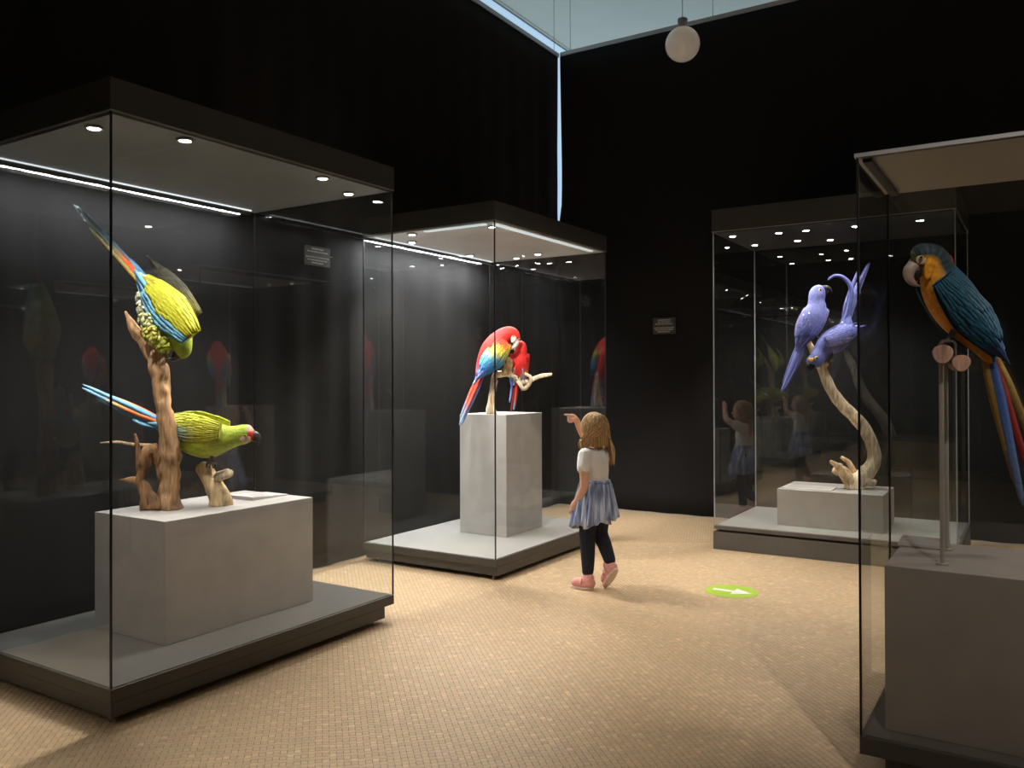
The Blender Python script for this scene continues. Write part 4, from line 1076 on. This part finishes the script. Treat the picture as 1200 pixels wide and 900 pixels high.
# nose, chin, ears
chains.append([(head_c.x, head_c.y+0.082, head_c.z-0.010, 0.010), (head_c.x, head_c.y+0.092, head_c.z-0.022, 0.010)])
for s_ in (-1, 1):
    chains.append([(head_c.x+s_*0.070, head_c.y+0.004, head_c.z-0.005, 0.011), (head_c.x+s_*0.074, head_c.y-0.004, head_c.z-0.028, 0.009)])
chains.append([(head_c.x-0.018, head_c.y+0.080, head_c.z-0.049, 0.0065), (head_c.x, head_c.y+0.086, head_c.z-0.048, 0.0075), (head_c.x+0.018, head_c.y+0.080, head_c.z-0.049, 0.0065)])
body = blob_mesh('body', chains, 0.0042, M['skin'], CH, balls=[((head_c.x, head_c.y, head_c.z), 0.083, (0.88, 1.02, 1.12)), ((head_c.x, head_c.y+0.025, head_c.z-0.045), 0.055, (0.95, 1.0, 0.9))])
for s_ in (-1, 1):
    e = MB().ball((head_c.x+s_*0.029, head_c.y+0.074, head_c.z+0.004), 0.0105, col=(0.75, 0.74, 0.72)).ball((head_c.x+s_*0.029, head_c.y+0.0815, head_c.z+0.004), 0.0052, col=lin(70, 90, 110))
    obj('eye', e, M['eye'], CH, smooth=True)
# shirt
blob_mesh('shirt', [
    [(0, 0.0, 0.640, 0.086), (0, 0.0, 0.69, 0.085), (0, -0.002, 0.76, 0.086), (0, -0.003, 0.805, 0.076), (0, -0.002, 0.838, 0.050)],
    [(-0.070, 0.0, 0.823, 0.047), (0.070, 0.0, 0.823, 0.047)],
    [(-0.084, 0.0, 0.824, 0.046), (-0.103, -0.008, 0.785, 0.042), (-0.111, -0.016, 0.752, 0.043)],
    [(0.086, 0.0, 0.822, 0.047), (0.098, 0.045, 0.842, 0.046), (0.096, 0.085, 0.862, 0.046)]], 0.006, M['shirt'], CH, smooth_it=3)
# leggings
blob_mesh('leggings', [
    [(-0.045, 0.0, 0.57, 0.070), (-0.048, 0.01, 0.46, 0.060), (-0.050, 0.02, 0.33, 0.051), (-0.050, 0.015, 0.23, 0.047), (-0.052, 0.012, 0.14, 0.040), (-0.054, 0.012, 0.112, 0.037)],
    [(0.045, 0.0, 0.57, 0.070), (0.050, 0.0, 0.46, 0.060), (0.050, 0.01, 0.34, 0.051), (0.052, -0.025, 0.27, 0.046), (0.053, -0.060, 0.20, 0.040), (0.054, -0.070, 0.178, 0.037)]], 0.005, M['leggings'], CH, smooth_it=3)
# skirt: three gathered layers
def skirt_layer(name, z0, z1, r0, r1, seed, nf, parent):
    n = 144; rows = 12; V = []; F = []
    for j in range(rows+1):
        v = j/rows; z = z0 + (z1-z0)*v
        for i in range(n):
            th = 2*math.pi*i/n
            r = r0 + (r1-r0)*(v**0.75)
            fold = (0.006 + 0.024*v)*(math.sin(nf*th + seed + 0.8*math.sin(3*th)) * 0.6 + 0.4*math.sin((nf*0.6//1)*th + 2*seed + v))
            rr_ = r + fold
            zz = z - 0.014*v*math.sin(5*th+seed) - 0.02*v*v*math.cos(th-2.2)
            V.append((rr_*math.cos(th)*1.06, rr_*math.sin(th)*0.94 + 0.012*v, zz))
    for j in range(rows):
        for i in range(n): F.append((j*n+i, (j+1)*n+i, (j+1)*n+(i+1) % n, j*n+(i+1) % n))
    o = obj(name, MB().add(V, F), M['skirt'], parent, smooth=True)
    md = o.modifiers.new('t', 'SOLIDIFY'); md.thickness = 0.0025
    return o
sk = skirt_layer('skirt', 0.665, 0.412, 0.088, 0.132, 0.4, 17, CH)
skirt_layer('underskirt', 0.655, 0.400, 0.082, 0.118, 2.1, 14, sk)
obj('waistband', MB().lathe([(0.084, 0.652), (0.092, 0.655), (0.093, 0.668), (0.086, 0.672)], 40), M['skirt'], sk, smooth=True)
# shoes
def shoe(ankle, toe, up, lift):
    a = Vector(ankle); b = Vector(toe); d = (b-a).normalized()
    ch = [[(*(a + d*-0.012 + Vector((0, 0, 0.0))), 0.034), (*(a*0.6+b*0.4), 0.034), (*(a*0.25+b*0.75), 0.032), (*b, 0.026)],
          [(*a, 0.036), (*(a + Vector(up)*0.030), 0.037)]]
    s_ = blob_mesh('shoe', ch, 0.005, M['shoe'], CH, smooth_it=3)
    mb = MB(); nrm = Vector(up).normalized(); side = d.cross(nrm).normalized()
    # sole: flat outline below the upper
    V = []; n = 28
    for h in (-0.036, -0.022):
        for i in range(n):
            th = 2*math.pi*i/n; L_ = (b-a).length*0.5 + 0.036
            V.append(tuple((a+b)*0.5 + d*math.cos(th)*L_ + side*math.sin(th)*0.036*(1+0.12*math.cos(th)) + nrm*h))
    F = [(i, (i+1) % n, n+(i+1) % n, n+i) for i in range(n)] + [tuple(range(n-1, -1, -1)), tuple(range(n, 2*n))]
    obj('sole', mb.add(V, F), M['sole'], s_)
    # strap
    m2 = MB(); pth = []
    c = a*0.55 + b*0.45
    for i in range(9):
        th = math.pi*i/8
        pth.append((*(c + side*math.cos(th)*0.036 + nrm*(math.sin(th)*0.036-0.004)), 0.0065))
    tube(m2, pth, 8, 2)
    obj('strap', m2, M['shoe'], s_, smooth=True)
shoe((-0.054, 0.006, 0.040), (-0.088, 0.082, 0.037), (0, 0, 1), 0)
shoe((0.054, -0.084, 0.128), (0.050, -0.028, 0.052), (0, 0.78, 0.62), 1)
# hair
HC1, HC2, HC3 = lin(196, 160, 112), lin(164, 126, 84), lin(214, 184, 138)
mb = MB(); rr = random.Random(5)
def scalp(az, el, r=1.0):
    return head_c + Vector((0.076*math.sin(az)*math.cos(el), -0.088*math.cos(az)*math.cos(el), 0.098*math.sin(el)))*r
V = []; F = []; Cc = []
for j in range(15):
    el = math.radians(90 - 9.2*j)
    for i in range(28):
        az = 2*math.pi*i/28
        front = max(0.0, -math.cos(az))
        e2 = max(el, math.radians(-36 + 74*front**1.2))
        V.append(tuple(scalp(az, e2, 1.04))); Cc.append(mixc(HC1, HC2, rr.random()))
for j in range(14):
    for i in range(28): F.append((j*28+i, (j+1)*28+i, (j+1)*28+(i+1) % 28, j*28+(i+1) % 28))
mb.add(V, F, Cc)
tieL = head_c + Vector((-0.080, 0.020, -0.070)); tieR = head_c + Vector((0.070, -0.062, -0.066))
for k in range(620):
    side = -1 if rr.random() < 0.52 else 1
    tie = tieL if side < 0 else tieR
    az0 = side*rr.uniform(0.03, 2.2); el0 = math.radians(rr.uniform(10, 86)) if abs(az0) < 1.6 else math.radians(rr.uniform(35, 80))
    if rr.random() < 0.35: az0 = side*0.05; el0 = math.radians(rr.uniform(0, 85))
    a = scalp(az0, el0, 1.05)
    c = mixc((HC1, HC2, HC3)[rr.randrange(3)], lin(120, 88, 56), rr.random()**2*0.7)
    if rr.random() < 0.45:
        # hangs loose over the nape and the side of the neck
        aze = side*rr.uniform(0.05, 1.7); rad = 1.08 + rr.uniform(0, 0.10)
        m1 = scalp((az0*0.5+aze*0.5), el0*0.4, rad); m2 = scalp(aze, math.radians(-28), rad)
        e = m2 + Vector((0, 0, -rr.uniform(0.030, 0.060))) + (m2-head_c)*Vector((1, 1, 0)).length*0.02
    else:
        aze = side*rr.uniform(0.6, 1.3); ele = math.radians(rr.uniform(-38, -10))
        m1 = scalp((az0*0.6+aze*0.4), (el0*0.55+ele*0.45), 1.085 + rr.uniform(0, 0.04)); m2 = scalp(az0*0.25+aze*0.75, el0*0.2+ele*0.8, 1.10+rr.uniform(0, 0.06))
        e = tie + Vector((rr.uniform(-1, 1), rr.uniform(-1, 1), rr.uniform(-1, 1)))*0.012
    tube(mb, [(*a, 0.0016), (*m1, 0.0026), (*m2, 0.0026), (*e, 0.0016)], 5, 3, col=c)
hair = obj('hair', mb, M['hair'], CH, smooth=True)
for nm, tie, dirs, ln in (('pigtail', tieL, Vector((0.16, -0.10, -1)), 0.085), ('pigtail', tieR, Vector((0.16, -0.02, -1)), 0.165)):
    mp = MB()
    for k in range(46):
        o1 = Vector((rr.uniform(-1, 1), rr.uniform(-1, 1), 0))*0.010
        b = tie + o1 + Vector((0, 0, 0.006)); sw = Vector((rr.uniform(-1, 1), rr.uniform(-1, 1), 0))
        c = (HC1, HC2, HC3)[rr.randrange(3)]
        L_ = ln*rr.uniform(0.75, 1.05)
        tube(mp, [(*b, 0.0026), (*(b + dirs*L_*0.35 + sw*0.016), 0.0036), (*(b + dirs*L_*0.7 + sw*0.012), 0.0032), (*(b + dirs*L_ + sw*0.004), 0.0008)], 5, 3, col=c)
    pg = obj(nm, mp, M['hair'], hair, smooth=True)
    pg_t = MB().ball(tie + Vector((0, 0, 0.004)), 0.016, (1, 1, 0.7), n=12, m=8)
    if tie is tieR: obj('hair_tie', pg_t, M['hair_tie'], CH, smooth=True)

# ------------------------------------------------------------------ small things of the room
# floor arrow sticker
def sticker():
    t = thing('floor_sticker', 'round lime green floor sticker with a white arrow', 'sticker', (5.02, 1.59, 0.0004), math.radians(-90))
    obj('disc', MB().cyl(0, 0, 0.0, 0.0012, 0.158, n=48), M['lime'], t)
    A = [(-0.115, 0.018), (0.010, 0.018), (0.010, 0.072), (0.125, 0.0), (0.010, -0.072), (0.010, -0.018), (-0.115, -0.018)]
    V = [(x, y, 0.0013) for x, y in A] + [(x, y, 0.0018) for x, y in A]; n = len(A)
    F = [(3, 2, 4), (1, 0, 6, 5)]
    obj('arrow', MB().add(V, [tuple(reversed((n+2, n+3, n+4))), (n+0, n+6, n+5, n+1)] + [(i, (i+1) % n, n+(i+1) % n, n+i) for i in range(n)]), M['sticker_white'], t)
M['lime'] = mat('lime_vinyl', lin(176, 204, 62), 0.45)
M['sticker_white'] = mat('white_vinyl', (0.82, 0.80, 0.76), 0.5)
sticker()

# signs on the curtains
M['sign'] = mat('dark_sign_board', (0.045, 0.042, 0.039), 0.6)
M['sign_print'] = mat('cream_sign_print', (0.42, 0.39, 0.35), 0.6)
def sign(label, loc, rz, wd, ht, seed, lines):
    t = thing('wall_sign', label, 'sign', loc, rz)
    obj('board', MB().box(-wd/2, -0.004, -ht/2, wd/2, 0.004, ht/2), M['sign'], t)
    rr = random.Random(seed); n = len(lines)
    for k, f in enumerate(lines):
        if f <= 0: continue
        z = ht*0.36 - ht*0.72*k/(n-1); h = ht*0.032
        x = -wd*0.46*f
        mbk = MB()
        while x < wd*0.46*f - 0.004:
            wl = min(rr.uniform(0.006, 0.024), wd*0.46*f - x)
            mbk.box(x, -0.0055, z-h, x+wl, -0.004, z+h)
            x += wl + 0.004
        obj('text_line', mbk, M['sign_print'], t)
sign('small dark sign with cream text hung on the curtain beside the blue macaw case', (7.518, 3.022, 1.79), math.radians(-90), 0.225, 0.155, 1, [0.62, 0.62, 0.86, 0, 0.98, 0.86, 0.62])
sign('small dark sign with cream text hung behind the green macaw case', (4.11, 4.15, 2.13), 0.0, 0.24, 0.13, 2, [0.5, 0.86, 0, 0.96, 0.86, 0.5])

# pendant globe
t = thing('globe_lamp', 'opal white globe lamp hanging on a thin cord', 'lamp', (6.957, 2.614, 4.2))
M['opal'] = mat('opal_glass', (0.72, 0.66, 0.58), 0.12, spec=0.6)
_p = M['opal'].node_tree.nodes['Principled BSDF']; _p.inputs['Emission Color'].default_value = (1.0, 0.83, 0.66, 1); _p.inputs['Emission Strength'].default_value = 0.11
mb = MB()
prof = [(0.002, -0.149)] + [(0.149*math.sin(math.pi*k/20), -0.149*math.cos(math.pi*k/20)) for k in range(1, 19)] + [(0.030, 0.146)]
obj('globe', mb.lathe(prof, 36), M['opal'], t, smooth=True)
obj('socket_cap', MB().lathe([(0.016, 0.140), (0.020, 0.152), (0.024, 0.165), (0.040, 0.185), (0.044, 0.215), (0.038, 0.224), (0.006, 0.228)], 24), M['plinth'], t, smooth=True)
obj('cord', MB().cyl(0, 0, 0.226, ZC-4.2-0.02, 0.004, n=8), M['steel'], t)
obj('ceiling_rose', MB().lathe([(0.055, ZC-4.2-0.0005), (0.05, ZC-4.2-0.02), (0.012, ZC-4.2-0.035)], 20), M['white'], t, smooth=True)

# ------------------------------------------------------------------ the rest of the gallery, mirrored in the panes
def dup(o, off, label=None, parent=None):
    c = o.copy(); COL.objects.link(c)
    if o.type == 'LIGHT':
        c.data = o.data.copy(); c.data.energy *= 0.35       # the far cases are lamped much lower
    if parent is None:
        c.location = o.location + Vector(off)
        if label: c['label'] = label
    else:
        c.parent = parent
    for ch in list(o.children):
        if not (ch.type == 'LIGHT' and ch.data.type == 'AREA'): dup(ch, off, None, c)
    return c
by_label = {o['label']: o for o in list(bpy.data.objects) if o.parent is None and 'label' in o}
def again(key, off, label):
    for k, o in by_label.items():
        if k.startswith(key): return dup(o, off, label)
    raise KeyError(key)
OFF1 = (0.30, -4.42, 0)
again('glass case with two red macaws', OFF1, 'glass case with red macaws on the far side of the gallery, seen as a reflection')
again('tall narrow grey plinth', OFF1, 'tall grey plinth in the reflected red macaw case')
again('gnarled pale branch', OFF1, 'gnarled pale branch in the reflected red macaw case')
again('scarlet macaw with yellow', OFF1, 'reflected scarlet macaw with yellow and blue wing bending over')
again('scarlet macaw sitting', OFF1, 'reflected scarlet macaw sitting upright')
OFF2 = (-3.30, 0.0, 0)
again('long glass case with two green', OFF2, 'glass case with green macaws beyond the driftwood case, seen as a reflection')
again('wide grey plinth', OFF2, 'wide grey plinth in the reflected green macaw case')
again('weathered brown driftwood', OFF2, 'brown driftwood in the reflected green macaw case')
again('green macaw clinging', OFF2, 'reflected green macaw clinging head down')
again('green macaw standing', (-3.30+0.05, 0.0, 0), 'reflected green macaw standing level')
again('short pale forked', OFF2, 'pale driftwood stub in the reflected green macaw case')
OFF3 = (-2.6, -5.3, 0)
again('long glass case with two green', OFF3, 'empty long glass case at the gallery entrance, seen as a reflection')
again('wide grey plinth', OFF3, 'wide grey plinth in the empty reflected case')

for off_, lab_ in (((2.9, -7.1, 0), 'second empty long glass case near the rear wall, seen as a reflection'), ((0.5, -8.2, 0), 'third empty long glass case near the rear wall, seen as a reflection'), ((-6.6, 0.0, 0), 'empty long glass case against the black curtain, seen as a reflection')):
    again('long glass case with two green', off_, lab_)

# fill spotlights added out of view, to brighten floor, child and right-hand bird
def added_fill_spot(label, loc, aim, power, size):
    t = thing('added_fill_spotlight', label, 'spotlight', loc)
    d = (Vector(aim) - Vector(loc)).normalized(); q = d.to_track_quat('-Z', 'Y').to_matrix()
    mb = MB().lathe([(0.012, 0.10), (0.034, 0.098), (0.040, 0.06), (0.044, -0.05), (0.046, -0.06), (0.038, -0.058), (0.034, -0.03)], 24)
    mb.v = [tuple(q @ Vector(p)) for p in mb.v]
    obj('lamp_head', mb, M['metal'], t, smooth=True)
    ml = MB().lathe([(0.033, -0.040), (0.02, -0.045), (0.002, -0.047)], 20); ml.v = [tuple(q @ Vector(p)) for p in ml.v]
    obj('lamp_lens', ml, M['lens'], t, smooth=True)
    obj('stem', MB().cyl(0, 0, 0.05, ZC-loc[2], 0.010, n=10), M['metal'], t)
    spot_lamp(t, *(d*0.09), Vector(d)*2, power, 'added_fill_beam', size, 0.04)
added_fill_spot('added out-of-view fill spotlight aimed at the blue and yellow macaw case', (1.15, -0.55, 3.9), (3.2, 0.15, 1.3), 190, 34)
added_fill_spot('added out-of-view fill spotlight aimed at the open tiled floor', (3.1, 0.9, 4.45), (4.7, 2.2, 0.4), 110, 62)
